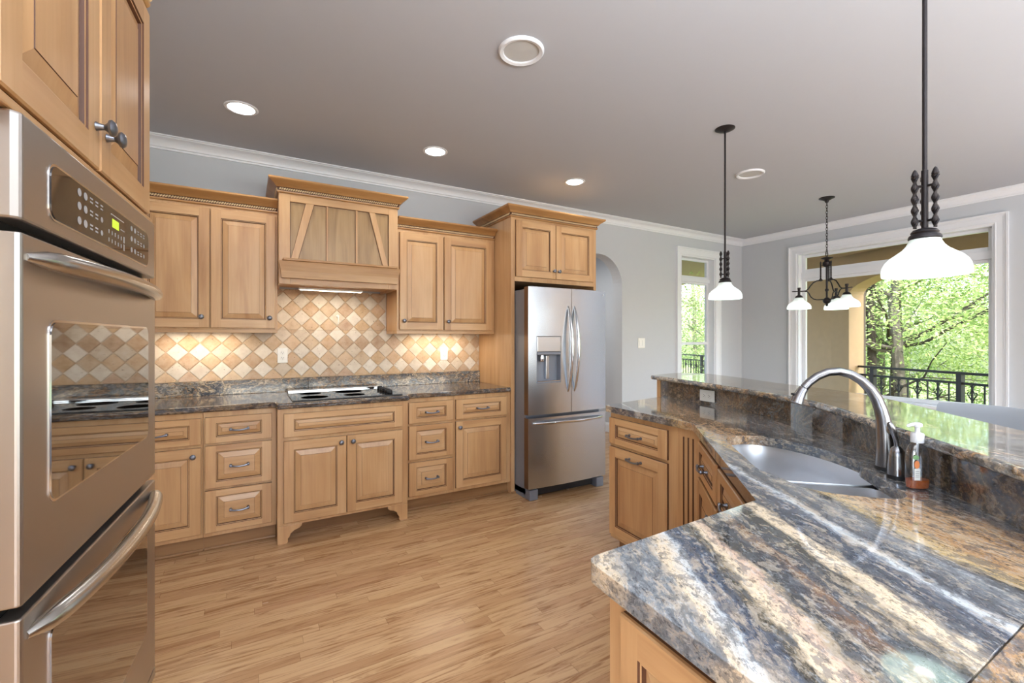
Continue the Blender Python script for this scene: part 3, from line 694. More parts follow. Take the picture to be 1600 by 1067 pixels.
# travertine tiles set on the diagonal
def clip(poly, ax, val, keep_less):
    out = []
    for i in range(len(poly)):
        a, b_ = poly[i], poly[(i+1) % len(poly)]
        ia = (a[ax] <= val) if keep_less else (a[ax] >= val); ib = (b_[ax] <= val) if keep_less else (b_[ax] >= val)
        if ia: out.append(a)
        if ia != ib:
            t = (val-a[ax])/(b_[ax]-a[ax]); out.append((a[0]+t*(b_[0]-a[0]), a[1]+t*(b_[1]-a[1])))
    return out
def tiles():
    p = .1344; rnd = random.Random(3); vs_ = []; fs = []; cols = []
    whites = [(232, 224, 210), (222, 212, 196), (214, 206, 194), (226, 220, 210), (236, 230, 220), (210, 196, 178)]
    tans = [(196, 160, 122), (184, 150, 116), (204, 172, 136), (190, 158, 132), (200, 166, 124), (178, 146, 116), (206, 180, 148)]
    regs = [(-.90, 1.951, 1.0185, 1.3995), (.193, 1.046, 1.3995, 1.72)]
    for r in regs:
        for k in range(-5, 22):
            for j in range(0, 12):
                cx_ = -.433+p*k+(p/2 if j % 2 else 0); cz = 1.028+p/2*(j)          # j odd... rows alternate
                white = (j % 2 == 1)
                if white: cx_ = -.433+p*k
                else: cx_ = -.433+p*k+p/2
                h = p/2-.0022+rnd.uniform(-.0006, .0006)
                poly = [(cx_, cz-h), (cx_+h, cz), (cx_, cz+h), (cx_-h, cz)]
                poly = [(x+rnd.gauss(0, .0012), z+rnd.gauss(0, .0012)) for x, z in poly]
                for ax, val, less in ((0, r[0], False), (0, r[1], True), (1, r[2], False), (1, r[3], True)):
                    if poly: poly = clip(poly, ax, val, less)
                if len(poly) < 3: continue
                mx = sum(q[0] for q in poly)/len(poly); mz = sum(q[1] for q in poly)/len(poly)
                b0 = len(vs_); n = len(poly); dp = rnd.uniform(.0, .0012)
                vs_ += [(x, 3.9945, z) for x, z in poly]
                vs_ += [(mx+(x-mx)*(1-.0018/.06), 3.9915-dp, mz+(z-mz)*(1-.0018/.06)) for x, z in poly]
                vs_ += [(mx+(x-mx)*(1-.006/.06), 3.9900-dp, mz+(z-mz)*(1-.006/.06)) for x, z in poly]
                q = [(b0+u*n+i, b0+u*n+(i+1) % n, b0+(u+1)*n+(i+1) % n, b0+(u+1)*n+i) for u in (0, 1) for i in range(n)]+[tuple(b0+2*n+i for i in range(n))]
                fs += q
                col = s2l(rnd.choice(whites if white else tans)); f_ = rnd.uniform(.93, 1.06); cols += [tuple(min(1, x*f_) for x in col[:3])+(1,)]*len(q)
    me = bpy.data.meshes.new('tiles'); me.from_pydata(vs_, [], fs); me.materials.append(tile_m)
    at = me.attributes.new('tilecol', 'FLOAT_COLOR', 'FACE')
    for i, c_ in enumerate(cols): at.data[i].color = c_
    return me
bs = empty('tile_backsplash', (0, 0, 0), 0, 'checkered cream and tan travertine tiles set diagonally on the back wall', 'backsplash')
import bmesh
me = tiles(); bm = bmesh.new(); bm.from_mesh(me); bmesh.ops.recalc_face_normals(bm, faces=bm.faces)
for f in bm.faces:
    if f.normal.y > .05: f.normal_flip()
bm.to_mesh(me); bm.free()
o = bpy.data.objects.new('tiles', me); COL.objects.link(o); o.parent = bs
MB().box(-.90, 1.951, 3.994, 3.9995, 1.0185, 1.3995).box(.193, 1.046, 3.994, 3.9995, 1.3995, 1.72).build('grout', grout_m, bs)

def outlet(loc, rotz, label, group, w=.072, h=.118, horiz=False, name='wall_outlet'):
    o = empty(name, loc, rotz, label, 'outlet', group)
    W, Hh = (h, w) if horiz else (w, h)
    MB().box(-W/2, W/2, -.006, 0, -Hh/2, Hh/2).build('cover_plate', plate_m, o, bevel=.003)
    for s in (-1, 1):
        cx_, cz = (s*.0205, 0) if horiz else (0, s*.0205)
        m = MB(); m.lathe([(.0165, 0), (.0165, .0022), (.0155, .003), (0, .003)], (cx_, -.006, cz), 20, axis='-y'); r = m.build('socket', plate_m, o, smooth=30)
        m = MB()
        for q in (-1, 1):
            a, b_ = (q*.006, .004)
            if horiz: m.box(cx_-.005, cx_-.0035+.0045, -.0098, -.009, cz+a-.001, cz+a+.001)
            else: m.box(cx_+a-.0012, cx_+a+.0012, -.0098, -.009, cz-.001, cz+.008)
        if horiz: m.box(cx_+.004, cx_+.008, -.0098, -.009, cz-.002, cz+.002)
        else: m.box(cx_-.0022, cx_+.0022, -.0098, -.009, cz-.009, cz-.005)
        m.build('slot', slot_m, r)
    return o
outlet((.238, 3.989, 1.198), 0, 'white duplex outlet on the tiles left of the cooktop', 'outlets on the tile backsplash')
outlet((1.586, 3.989, 1.191), 0, 'white duplex outlet on the tiles under the right wall cabinet', 'outlets on the tile backsplash')
hk = empty('wall_hook', (.646, 3.989, 1.49), 0, 'small metal hook on the tiles above the cooktop', 'hook')
MB().lathe([(.013, 0), (.013, .004), (.008, .008), (0, .009)], (0, 0, .026), 16, axis='-y').build('rosette', plate_m, hk, smooth=True)
MB().tube([(0, -.005, .026), (0, -.03, .028), (0, -.042, .01), (0, -.043, -.02), (0, -.034, -.038), (0, -.018, -.040), (0, -.010, -.028)], .0042, 8).build('hook', plate_m, hk, smooth=True)

# cooktop
k = empty('cooktop', (.255, 3.30, .9142), 0, 'black glass electric cooktop in the back wall countertop', 'cooktop')
MB().box(0, .735, 0, .52, 0, .008).build('glass_top', plain('black_cooktop_glass', (22, 22, 24), .05), k, bevel=.003)
m = MB()
for x, y, r in ((.15, .13, .09), (.15, .37, .075), (.42, .14, .075), (.42, .37, .10)): m.lathe([(r, .0083), (r, .0088), (r-.003, .0088), (r-.003, .0083)], (x, y, 0), 32)
m.build('burner_ring', plain('grey_burner_print', (90, 90, 94), .3), k)
for i in range(5):
    MB().lathe([(.019, .0082), (.021, .012), (.019, .026), (.015, .030), (0, .030)], (.665, .10+.075*i, 0), 16).box(.647, .683, .097+.075*i, .103+.075*i, .028, .036).build('control_knob', black_rubber, k, smooth=30)
dv = MB().box(.262, .985, 3.835, 3.885, .9142, .936).build('downdraft_vent', chrome, bevel=.006); tag(dv, 'slim chrome downdraft vent strip behind the cooktop', 'vent')

# wall cabinets
FU = 3.67
G_W = 'wall cabinets on the back wall'
c = empty('wall_cabinet', (-.72, FU, 0), 0, 'two-door wall cabinet left of the range hood', 'cabinet', G_W)
carcass(c, .905, 1.393, 2.232, .328); MB().box(0, .905, 0, .02, 1.371, 1.3928).box(0, .018, .02, .328, 1.371, 1.3928).box(.905-.018, .905, .02, .328, 1.371, 1.3928).build('light_rail', wx, c)
door(c, .114, 1.403, .385, .801, k=(.455, 1.475)); door(c, .506, 1.403, .385, .801, k=(.855, 1.475))
cab_crown(c, [(-.0, 0), (.905, 0)], 2.225)
c = empty('wall_cabinet', (1.05, FU, 0), 0, 'two-door wall cabinet between range hood and refrigerator', 'cabinet', G_W)
carcass(c, .897, 1.393, 2.232, .328); MB().box(0, .897, 0, .02, 1.371, 1.3928).box(0, .018, .02, .328, 1.371, 1.3928).box(.897-.018, .897, .02, .328, 1.371, 1.3928).build('light_rail', wx, c)
door(c, .020, 1.403, .379, .797, k=(.052, 1.475)); door(c, .407, 1.403, .455, .797, k=(.437, 1.475))
cab_crown(c, [(-.0, 0), (.897, 0)], 2.225)
def tube_light(name, loc, w, label, power):
    t = empty(name, loc, 0, label, 'light', 'under-cabinet light tubes')
    MB().box(-w/2, w/2, -.012, .022, 0, .014).build('housing', plate_m, t); MB().box(-w/2+.01, w/2-.01, -.008, .018, -.003, 0).build('lamp_tube', strip_e, t)
    l = light(name+'_glow', 'AREA', (0, 0, -.006), (0, 0, 0), power, (1, .84, .64), shape='RECTANGLE', size=w*.9, size_y=.03); l.parent = t
tube_light('under_cabinet_light', (-.30, 3.84, 1.3785), .50, 'warm light tube under the left wall cabinet, lighting the tiles', 1.5)
tube_light('under_cabinet_light', (1.50, 3.84, 1.3785), .55, 'warm light tube under the right wall cabinet, lighting the tiles', 1.5)
tube_light('under_cabinet_light', (.56, 3.72, 1.6955), .46, 'bright light tube under the range hood', 1.6)

# range hood
FH = 3.53
h = empty('range_hood', (.187, FH, 0), 0, 'pale wooden range hood with slanted battens and rope crown', 'range hood')
def fr(x0, x1, z0, z1, y0, y1, mt, nm, bev=.0015): return MB().box(x0, x1, y0, y1, z0, z1).build(nm, mt, h, bevel=bev)
MB().box(0, .831, .02, .468, 1.735, 2.342).build('body', wz, h)
MB().box(0, .02, .02, .468, 1.712, 1.736).box(.811, .831, .02, .468, 1.712, 1.736).box(.02, .811, .02, .045, 1.712, 1.736).build('skirt', wx, h)
MB().box(.066, .766, .014, .0199, 1.86, 2.295).build('field_panel', wpale, h)
fr(0, .0705, 1.712, 2.342, 0, .0199, wz, 'stile'); fr(.761, .831, 1.712, 2.342, 0, .0199, wz, 'stile')
fr(.0707, .7608, 2.291, 2.342, 0, .0199, wx, 'top_rail'); fr(.0707, .7608, 1.712, 1.868, 0, .0199, wx, 'bottom_rail')
gl = MB()
for (x0, x1) in ((.308, .321), (.514, .528)):
    fr(x0, x1, 1.868, 2.291, .004, .0132, wz, 'batten', .001); gl.box(x0-.0022, x1+.0022, .0133, .0138, 1.8685, 2.2905)
gl.prism_y([(.1685, 2.2905), (.2295, 2.2905), (.1195, 1.8685), (.0709, 1.8685)], .0133, .0138); gl.prism_y([(.6095, 2.2905), (.6595, 2.2905), (.7603, 1.8685), (.7185, 1.8685)], .0133, .0138)
gl.box(.0708, .0738, .0133, .0138, 1.8685, 2.2905).box(.7575, .7605, .0133, .0138, 1.8685, 2.2905).box(.0738, .7575, .0133, .0138, 2.2872, 2.2905)
gl.build('glaze_lines', glaze, h)
MB().prism_y([(.172, 2.291), (.226, 2.291), (.116, 1.868), (.071, 1.868)], .002, .0132).build('slanted_batten', wz, h, bevel=.001)
MB().prism_y([(.613, 2.291), (.656, 2.291), (.7605, 1.868), (.722, 1.868)], .002, .0132).build('slanted_batten', wz, h, bevel=.001)
m = MB(); pr = [(.0, 1.752), (.034, 1.752), (.040, 1.80), (.050, 1.850), (.054, 1.866), (.0, 1.866)]
sweep(m, [(.05, 0), (.05, -.002), (.785, -.002), (.785, 0)], pr, flip=1); m.box(.05, .785, -.03, 0, 1.754, 1.864)
m.build('mantel_board', wx, h)
MB().box(.022, .812, -.068, -.0005, 1.8665, 1.884).build('mantel_ledge', wcrown, h, bevel=.005, seg=3)
cab_crown(h, [(0, .468), (0, 0), (.831, 0), (.831, .468)], 2.342)

# refrigerator enclosure
FR = 3.37
c = empty('refrigerator_cabinet', (1.952, FR, 0), 0, 'tall maple enclosure with two upper doors around the refrigerator', 'cabinet')
MB().box(0, .036, 0, .628, 0, 2.39).build('side_panel', wz, c, bevel=.002); MB().box(.914, .944, 0, .628, 0, 2.39).build('side_panel', wz, c, bevel=.002)
MB().box(.0362, .9138, 0, .628, 1.827, 2.39).build('body', wz, c)
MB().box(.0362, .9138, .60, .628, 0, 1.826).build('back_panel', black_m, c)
MB().box(-.0005, .05, -.012, 0, 0, .02).build('shoe_moulding', toe, c, bevel=.005)
door(c, .042, 1.866, .414, .488, k=(.431, 1.935)); door(c, .461, 1.866, .440, .488, k=(.486, 1.935))
cab_crown(c, [(0, .628), (0, 0), (.944, 0), (.944, .628)], 2.375)

# refrigerator
f = empty('refrigerator', (1.975, 3.135, 0), 0, 'stainless steel french door refrigerator with ice and water dispenser', 'refrigerator')
MB().box(.018, .807, .062, .80, .03, 1.742).build('body', steel_grey, f, bevel=.004)
MB().box(.018, .10, -.0, .30, 0, .085).build('foot', steel_grey, f, bevel=.006); MB().box(.725, .807, -.0, .30, 0, .085).build('foot', steel_grey, f, bevel=.006)
MB().box(.11, .715, .05, .07, .02, .09).build('grille', black_rubber, f)
MB().box(.03, .10, -.0, .06, 1.742, 1.762).build('hinge_cover', steel_grey, f, bevel=.004)
def curved_door(name, x0, x1, z0, z1, hole=None, xc=None, hw=None, par=f, bulge=.022):
    xc = (x0+x1)/2 if xc is None else xc; hw = (x1-x0)/2 if hw is None else hw
    n = 14; xs = [x0+(x1-x0)*i/n for i in range(n+1)]
    zs = [z0, z1]
    if hole: xs = sorted(set([x for x in xs if abs(x-hole[0]) > .01 and abs(x-hole[1]) > .01]+[hole[0], hole[1]])); zs = [z0, hole[2], hole[3], z1]
    Y = lambda x: -bulge*(1-((x-xc)/hw)**2)
    m = MB(); nx = len(xs)
    vs_ = [(x, Y(x), z) for z in zs for x in xs]; fs = []
    for j in range(len(zs)-1):
        for i in range(nx-1):
            if hole and j == 1 and xs[i] >= hole[0]-1e-6 and xs[i+1] <= hole[1]+1e-6: continue
            fs.append((j*nx+i, j*nx+i+1, (j+1)*nx+i+1, (j+1)*nx+i))
    m.add(vs_, fs)
    yb = .058
    m.add([(x, Y(x), z1) for x in xs]+[(x, yb, z1) for x in xs], [(i, i+1, nx+i+1, nx+i) for i in range(nx-1)])
    m.add([(x, Y(x), z0) for x in xs]+[(x, yb, z0) for x in xs], [(i, i+1, nx+i+1, nx+i) for i in range(nx-1)])
    m.add([(x0, Y(x0), z0), (x0, yb, z0), (x0, yb, z1), (x0, Y(x0), z1)], [(0, 1, 2, 3)], 1); m.add([(x1, Y(x1), z0), (x1, yb, z0), (x1, yb, z1), (x1, Y(x1), z1)], [(0, 1, 2, 3)], 1)
    m.add([(x0, yb, z0), (x1, yb, z0), (x1, yb, z1), (x0, yb, z1)], [(0, 1, 2, 3)], 1)
    return m.build(name, [steel, plain('bronze_door_edge', (120, 96, 76), .35, .8)], par, smooth=30)
DX0, DX1, DZ0, DZ1 = .078, .318, .962, 1.350
ld = curved_door('door', 0, .427, .702, 1.757, (DX0, DX1, DZ0, DZ1), .41, .46, bulge=.020); curved_door('door', .432, .825, .702, 1.757, None, .415, .46, bulge=.020)
curved_door('freezer_drawer', 0, .825, .098, .676, None, .4125, .46, bulge=.020)
dp = MB(); dp.box(DX0, DX1, .035, .05, DZ0, DZ1-.125); dp.box(DX0, DX0+.006, -.010, .05, DZ0, DZ1); dp.box(DX1-.006, DX1, -.018, .05, DZ0, DZ1); dp.box(DX0, DX1, -.016, .05, DZ0, DZ0+.012)
dp.build('dispenser_recess', steel_grey, ld)
MB().box(DX0+.002, DX1-.002, -.019, .03, DZ1-.128, DZ1-.003).build('dispenser_panel', plain('silver_panel', (206, 212, 220), .22, .6), ld, bevel=.004)
MB().box(DX0+.006, DX1-.006, -.020, .03, DZ1-.155, DZ1-.130).build('dispenser_lip', steel_grey, ld, bevel=.004)
MB().lathe([(.02, 0), (.028, -.03), (.022, -.055), (.010, -.060), (0, -.06)], (DX0+.06, .008, DZ1-.155), 16).build('spout', chrome, ld, smooth=True)
MB().box(DX0+.10, DX0+.135, .0, .034, DZ0+.03, DZ1-.16).build('paddle', steel, ld, bevel=.004)
MB().box(DX0+.006, DX1-.006, -.017, .034, DZ0+.012, DZ0+.017).build('drip_tray', chrome, ld)
for x in (.393, .461):
    s = -1 if x < .42 else 1
    pts = [(x+s*.004*0, -.018-.062*math.sin(pi*min(1, max(0, t)))**.8, .878+.73*t) for t in [i/16 for i in range(17)]]
    MB().tube(pts, [.006+.010*math.sin(pi*i/16)**.6 for i in range(17)], 10).build('handle', chrome, f, smooth=True)
pts = [(.040+.742*t, -.012-.050*math.sin(pi*t)**.7, .634) for t in [i/16 for i in range(17)]]
MB().tube(pts, [.009+.006*math.sin(pi*i/16)**.6 for i in range(17)], 10).build('handle', chrome, f, smooth=True)
MB().box(.755, .800, -.0065, -.0025, 1.712, 1.730).build('badge', plate_m, f)
def text(body, size, loc, rot, mat, parent, name):
    cu = bpy.data.curves.new(name, 'FONT'); cu.body = body; cu.size = size; cu.align_x = 'CENTER'; cu.align_y = 'CENTER'; cu.extrude = .0004; cu.materials.append(mat)
    o = bpy.data.objects.new(name, cu); COL.objects.link(o); o.location = loc; o.rotation_euler = rot; o.parent = parent
    bpy.context.view_layer.update(); me = bpy.data.meshes.new_from_object(o); q = bpy.data.objects.new(name, me); COL.objects.link(q); q.location = loc; q.rotation_euler = rot; q.parent = parent; bpy.data.objects.remove(o); q.name = name; return q
text('FRIGIDAIRE', .0085, (.7775, -.0072, 1.721), (rad(90), 0, 0), steel_grey, f, 'badge_lettering')

# =================================================================== DOUBLE OVEN IN TALL CABINET (front faces +X)
RO = math.atan2(.9974, .0715)
oc = empty('oven_cabinet', (-.274, .90, 0), RO, 'tall maple oven cabinet with two upper doors at the left edge', 'cabinet')
# local x: towards the back wall, local -y: out of the front
m = MB(); m.box(-.08, -.004, .03, .62, 0, 2.30); m.box(.708, .735, .03, .62, 0, 2.30); m.box(-.004, .708, .03, .62, 1.66, 2.30); m.box(-.004, .708, .03, .62, .10, .385); m.box(-.004, .708, .55, .62, .385, 1.66)
m.build('body', wz, oc)
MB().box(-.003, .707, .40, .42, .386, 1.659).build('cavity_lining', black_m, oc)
door(oc, -.037, 1.672, .356, .55, y=.028, k=(.296, 1.752)); door(oc, .326, 1.672, .362, .55, y=.028, k=(.356, 1.752))
MB().box(-.08, .735, .012, .0299, 1.652, 1.668).build('bottom_rail', wx, oc, bevel=.003)
cab_crown(oc, [(.735, .03), (-.08, .03)], 2.268, flip=-1)
drawer(oc, .0, .13, .70, .235, y=.028)
ov = empty('double_wall_oven', (-.274, .90, 0), RO, 'stainless double wall oven with control panel at the left edge', 'oven')
m = MB(); m.prism([(-.0, .0), (.70, .0), (.708, .01), (.708, .05), (-.008, .05), (-.008, .01)], 1.497, 1.649); cp_ = m.build('control_panel', steel_warm, ov, bevel=.004)
def rrect(x0, x1, z0, z1, r, n=6, r2=None):
    pts = []
    for (cx_, cz, a0, rr) in ((x1, z1, 0, r2 or r), (x0, z1, 90, r), (x0, z0, 180, r), (x1, z0, 270, r2 or r)):
        cx2 = cx_-rr if cx_ == x1 else cx_+rr; cz2 = cz-rr if cz == z1 else cz+rr
        for i in range(n+1): a = rad(a0+90*i/n); pts.append((cx2+rr*cos(a), cz2+rr*sin(a)))
    return pts
brown_glass = plain('brown_display_glass', (44, 33, 27), .05, spec=.8)
MB().prism_y(rrect(.076, .629, 1.517, 1.609, .022), -.0012, .003).build('bezel', chrome, cp_)
MB().prism_y(rrect(.080, .625, 1.521, 1.605, .020), -.0025, .002).build('display_glass', brown_glass, cp_)
MB().box(.352, .392, -.0031, -.0026, 1.565, 1.583).build('clock', green_e, cp_)
MB().box(.345, .425, -.0031, -.0026, 1.590, 1.592).box(.405, .43, -.0031, -.0026, 1.570, 1.572).build('window_line', plain('pale_print', (196, 190, 184), .5), cp_)
bt = MB()
rb = random.Random(2)
for j, z in enumerate((1.590, 1.566, 1.540)):
    for i, x in enumerate((.185, .212, .240, .266, .292)):
        w = .0085 if i < 2 else .0065
        if i < 2 or (i == 4 and j > 0): bt.add([(x+w*cos(a), -.0029, z+w*.85*sin(a)) for a in [2*pi*q/12 for q in range(12)]], [tuple(range(12))])
        else: bt.box(x-w, x+w, -.0029, -.0027, z+.002, z+.005); bt.box(x-w, x+w, -.0029, -.0027, z-.005, z-.002)
    for i, x in enumerate((.482, .508, .534, .558, .582)):
        w = .0075 if i < 2 else .0058
        if i < 2 or (i == 4 and j > 0): bt.add([(x+w*cos(a), -.0029, z+w*.85*sin(a)) for a in [2*pi*q/12 for q in range(12)]], [tuple(range(12))])
        else: bt.box(x-w, x+w, -.0029, -.0027, z+.001, z+.004); bt.box(x-w, x+w, -.0029, -.0027, z-.005, z-.002)
for j, z in enumerate((1.552, 1.535)):
    for i in range(6):
        x = .332+.019*i; w = .004 if i < 5 else .007
        bt.box(x-w*.5, x+w*.5, -.0029, -.0027, z-w, z+w)
bt.build('button_print', plain('pale_button_print', (176, 176, 178), .5), cp_)
def oven_door(z0, z1, win, name, hz, bow):
    d = MB().prism([(0, 0), (.702, 0), (.706, .004), (.706, .03), (-.004, .03), (-.004, .004)], z0, z1).build(name, steel_warm, ov, bevel=.003)
    x0, x1, a, b_ = win
    MB().prism_y(rrect(x0-.004, x1+.004, a-.004, b_+.004, .022), -.0014, .003).build('window_trim', chrome, d)
    MB().prism_y(rrect(x0, x1, a, b_, .020), -.0026, .002).build('window_glass', black_glass, d)
    n = 26; pts = []; rs = []
    for i in range(n+1):
        t = i/n; e = min(1, min(t, 1-t)/.08)
        pts.append((.012+.672*t, .002-.044*abs(math.sin(pi*t))**.6, hz)); rs.append(.006+.0095*math.sin(e*pi/2)**.7)
    MB().tube(pts, rs, 14, flat=1.0).build('handle', satin_h, d, smooth=True)
    return d
satin_h = brushed('satin_oven_handle', (200, 198, 194), 'x', .26, .02)
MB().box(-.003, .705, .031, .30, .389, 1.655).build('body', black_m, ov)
oven_door(.953, 1.480, (.080, .625, 1.074, 1.356), 'upper_door', 1.447, .012)
oven_door(.415, .936, (.080, .615, .560, .876), 'lower_door', .905, .012)
MB().box(0, .705, .0, .03, .389, .412).build('vent_trim', steel_warm, ov)
# =================================================================== ISLAND WITH RAISED BAR
tv = Vector((.696, .718)); nv = Vector((.718, -.696))
RP = math.atan2(-.998, -.062); RD = math.atan2(-.718, -.696)
c = empty('island_cabinet', (1.958, 2.140, 0), RP, 'island end cabinet with drawer and tall pull-out door facing the refrigerator', 'cabinet')
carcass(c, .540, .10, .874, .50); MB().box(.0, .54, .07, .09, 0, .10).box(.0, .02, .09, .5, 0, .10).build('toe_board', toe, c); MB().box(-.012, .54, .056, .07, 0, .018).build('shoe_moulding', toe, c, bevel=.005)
drawer(c, .008, .686, .470, .158)
d_ = door(c, .008, .127, .470, .540); pull(d_, .235, .500, w=.105)
# fluted corner pilaster
pp = MB(); W = .150
xs = [0, .034]; prof = [(0, 0)]
for i in range(3):
    x0 = .034+.030*i
    prof += [(x0, 0), (x0+.004, .006), (x0+.009, .0085), (x0+.014, .006), (x0+.018, 0)]
prof += [(W, 0)]
k = len(prof)
def strip(za, zb, fl): return [(x, (y if fl else 0), za) for x, y in prof]+[(x, (y if fl else 0), zb) for x, y in prof]
for za, zb, fl in ((.10, .16, 0), (.16, .83, 1), (.83, .874, 0)): 
    for i in range(k-1): pp.add(strip(za, zb, fl), [(i, i+1, k+i+1, k+i)], 1 if (fl and (prof[i][1] == 0) != (prof[i+1][1] == 0)) else 0)
for z in (.16, .83): pp.add([(x, 0, z) for x, y in prof]+[(x, y, z) for x, y in prof], [(i, i+1, k+i+1, k+i) for i in range(k-1)])
pp.box(0, W, .0095, .30, .0, .874)
o = pp.build('fluted_pilaster', [wz, glaze], None, (1.9245, 1.601, 0), RP, bevel=0); tag(o, 'fluted wooden corner pilaster between the island cabinets', 'pilaster')
c = empty('sink_cabinet', (1.906, 1.4505, 0), RD, 'diagonal island cabinet with two drawers in front of the sink', 'cabinet')
MB().box(0, 1.02, 0, .02, .10, .874).box(.0, .02, .02, .30, .10, .874).box(1.0, 1.02, .02, .28, .10, .874).box(.02, 1.0, .02, .30, .10, .12).build('body', wz, c)
MB().box(.0, 1.02, .07, .085, 0, .10).build('toe_board', toe, c)
drawer(c, .042, .686, .438, .155); drawer(c, .520, .686, .450, .155)
door(c, .042, .127, .438, .540, k=(.448, .62)); door(c, .520, .127, .450, .540, k=(.552, .62))
RN = math.atan2(-.997, -.06)
c = empty('island_cabinet', (.587, .645, 0), RN, 'nearest island cabinet under the granite corner with raised side panels', 'cabinet')
MB().box(0, 1.28, .0, .56, .10, .874).build('body', wz, c, bevel=.002); MB().box(.02, 1.28, .07, .54, 0, .0995).build('toe_board', toe, c)
door(c, .052, .127, .55, .722, fx=.045, fz=.055); door(c, .655, .127, .55, .722, fx=.045, fz=.055)

def arc_corner(p, a, b_, r, n=5):
    p, a, b_ = Vector(p), Vector(a), Vector(b_); u = (a-p).normalized()*r; w = (b_-p).normalized()*r
    return [tuple((1-t)**2*(p+u)+2*t*(1-t)*p+t*t*(p+w)) for t in [i/n for i in range(n+1)]]
S = [(2.585, 2.30), (2.525, 1.85), (2.435, 1.55), (2.362, 1.27), (2.262, 1.12), (2.09, .92), (1.935, .765), (1.690, .520), (1.505, .345), (1.25, .10), (1.20, -.70)]
A_, B_, C_, D_ = (1.928, 2.166), (1.885, 1.473), (1.133, .697), (.553, .674)
SK_TN = [(1.615, .411), (1.80, .408), (1.98, .405), (2.06, .410), (2.115, .455), (2.135, .51), (2.13, .566), (2.05, .662), (1.93, .729), (1.84, .756), (1.78, .768), (1.745, .768), (1.735, .750), (1.65, .746), (1.579, .739), (1.471, .737), (1.433, .733), (1.398, .711), (1.383, .677), (1.385, .598), (1.398, .529), (1.430, .492), (1.463, .470), (1.526, .449), (1.575, .425)]
def tn(t, n): p = tv*t+nv*n; return (p.x, p.y)
def chaikin(p, it=2):
    for _ in range(it):
        q = []
        for i in range(len(p)):
            a, b_ = p[i], p[(i+1) % len(p)]; q += [(a[0]*.75+b_[0]*.25, a[1]*.75+b_[1]*.25), (a[0]*.25+b_[0]*.75, a[1]*.25+b_[1]*.75)]
        p = q
    return p
hole = [tn(*p) for p in chaikin(SK_TN, 1)]
back = [(x+.012 if x > 1.9 else x+.006, y-.006) for x, y in S]
poly = arc_corner(A_, (2.5, 2.27), B_, .03)+[B_, C_]+arc_corner(D_, C_, (.522, .198), .03)+[(.522, .198), (1.353, .198)]+[p for p in reversed(back[:9])]
poly = poly[:-1]+[(2.592, 2.285)]
o = slab('countertop', poly, .876, .914, gr_isl, hole=hole, bevel=.010); tag(o, 'polished blue and cream granite countertop around the sink', 'countertop')
o = slab('countertop', [(.522, .1965), (1.353, .1965), (1.262, .10), (1.21, -.70), (.46, -.70)], .876, .914, gr_seam, bevel=.002); tag(o, 'second granite slab beyond the seam in the lower right corner', 'countertop')

# granite riser, bar wall, bar top
def offset_line(line, d):
    out = []
    for i, p in enumerate(line):
        a = Vector(line[max(i-1, 0)]); b_ = Vector(line[min(i+1, len(line)-1)]); t = (b_-a).normalized(); n = Vector((-t.y, t.x))
        out.append((p[0]+n.x*d, p[1]+n.y*d))
    return out
o = MB().prism(S+list(reversed(offset_line(S, .02))), .9145, 1.0285).build('granite_riser', gr_splash); tag(o, 'dark swirled granite riser between the sink counter and the raised bar', 'backsplash')
S2 = [(2.593, 2.335)]+S[1:]
bw = empty('bar_wall', (0, 0, 0), 0, 'low wall carrying the raised bar, with a wooden end post', 'half wall')
MB().prism(offset_line(S, .0205)+list(reversed(offset_line(S, .15))), 0, 1.0285).build('wall', walls_m, bw)
MB().prism([(2.580, 2.303), (2.580, 2.333), (2.735, 2.333), (2.735, 2.303)], 0, 1.0285).build('end_post', wz, bw, bevel=.002)
bf = [(2.572, 2.385), (2.505, 2.12), (2.44, 1.89), (2.38, 1.69), (2.325, 1.53), (2.255, 1.33), (2.19, 1.19), (2.10, 1.03), (1.98, .885), (1.785, .694), (1.657, .56), (1.486, .38), (1.22, .10), (1.165, -.70)]
bb = [(2.91, 2.46), (3.03, 2.38), (3.065, 2.24), (2.98, 1.97), (2.80, 1.58), (2.735, 1.38), (2.67, 1.18), (2.56, .99), (2.43, .85), (2.32, .74), (2.16, .59), (1.97, .39), (1.76, .10), (1.70, -.70)]
o = slab('bar_counter', bf+list(reversed(bb)), 1.030, 1.060, gr_bar, bevel=.010); tag(o, 'raised curved granite bar top reflecting the trees outside', 'bar top')
RS = math.atan2(-.99, -.1333)
outlet((2.514, 1.862, .968), RS, 'white horizontal outlet on the granite riser of the bar', None, horiz=True, name='riser_outlet')

# sink
sk = empty('kitchen_sink', (0, 0, 0), 0, 'undermount stainless double-bowl sink in the granite counter', 'sink')
def bowl(name, out_tn, depth):
    p = chaikin(out_tn, 2); cx_ = sum(q[0] for q in p)/len(p); cy = sum(q[1] for q in p)/len(p)
    lv = [(1.000, .8755), (1.0, .872), (.985, .860), (.975, .80), (.955, .875-depth+.03), (.92, .875-depth+.008), (.86, .875-depth), (.15, .875-depth-.006)]
    n = len(p); m = MB(); vs_ = []
    for s, z in lv:
        for q in p: a = tn(cx_+(q[0]-cx_)*s, cy+(q[1]-cy)*s); vs_.append((a[0], a[1], z))
    fs = [(j*n+i, j*n+(i+1) % n, (j+1)*n+(i+1) % n, (j+1)*n+i) for j in range(len(lv)-1) for i in range(n)]+[tuple((len(lv)-1)*n+i for i in range(n))]
    m.add(vs_, fs)
    b_ = m.build(name, sink_m, sk, smooth=50)
    c_ = tn(cx_, cy); MB().lathe([(.0, .0), (.03, .0), (.042, .002), (.046, .0045), (.046, .001)], (c_[0], c_[1], .875-depth-.006), 20).build('drain', chrome, b_, smooth=True)
    return b_
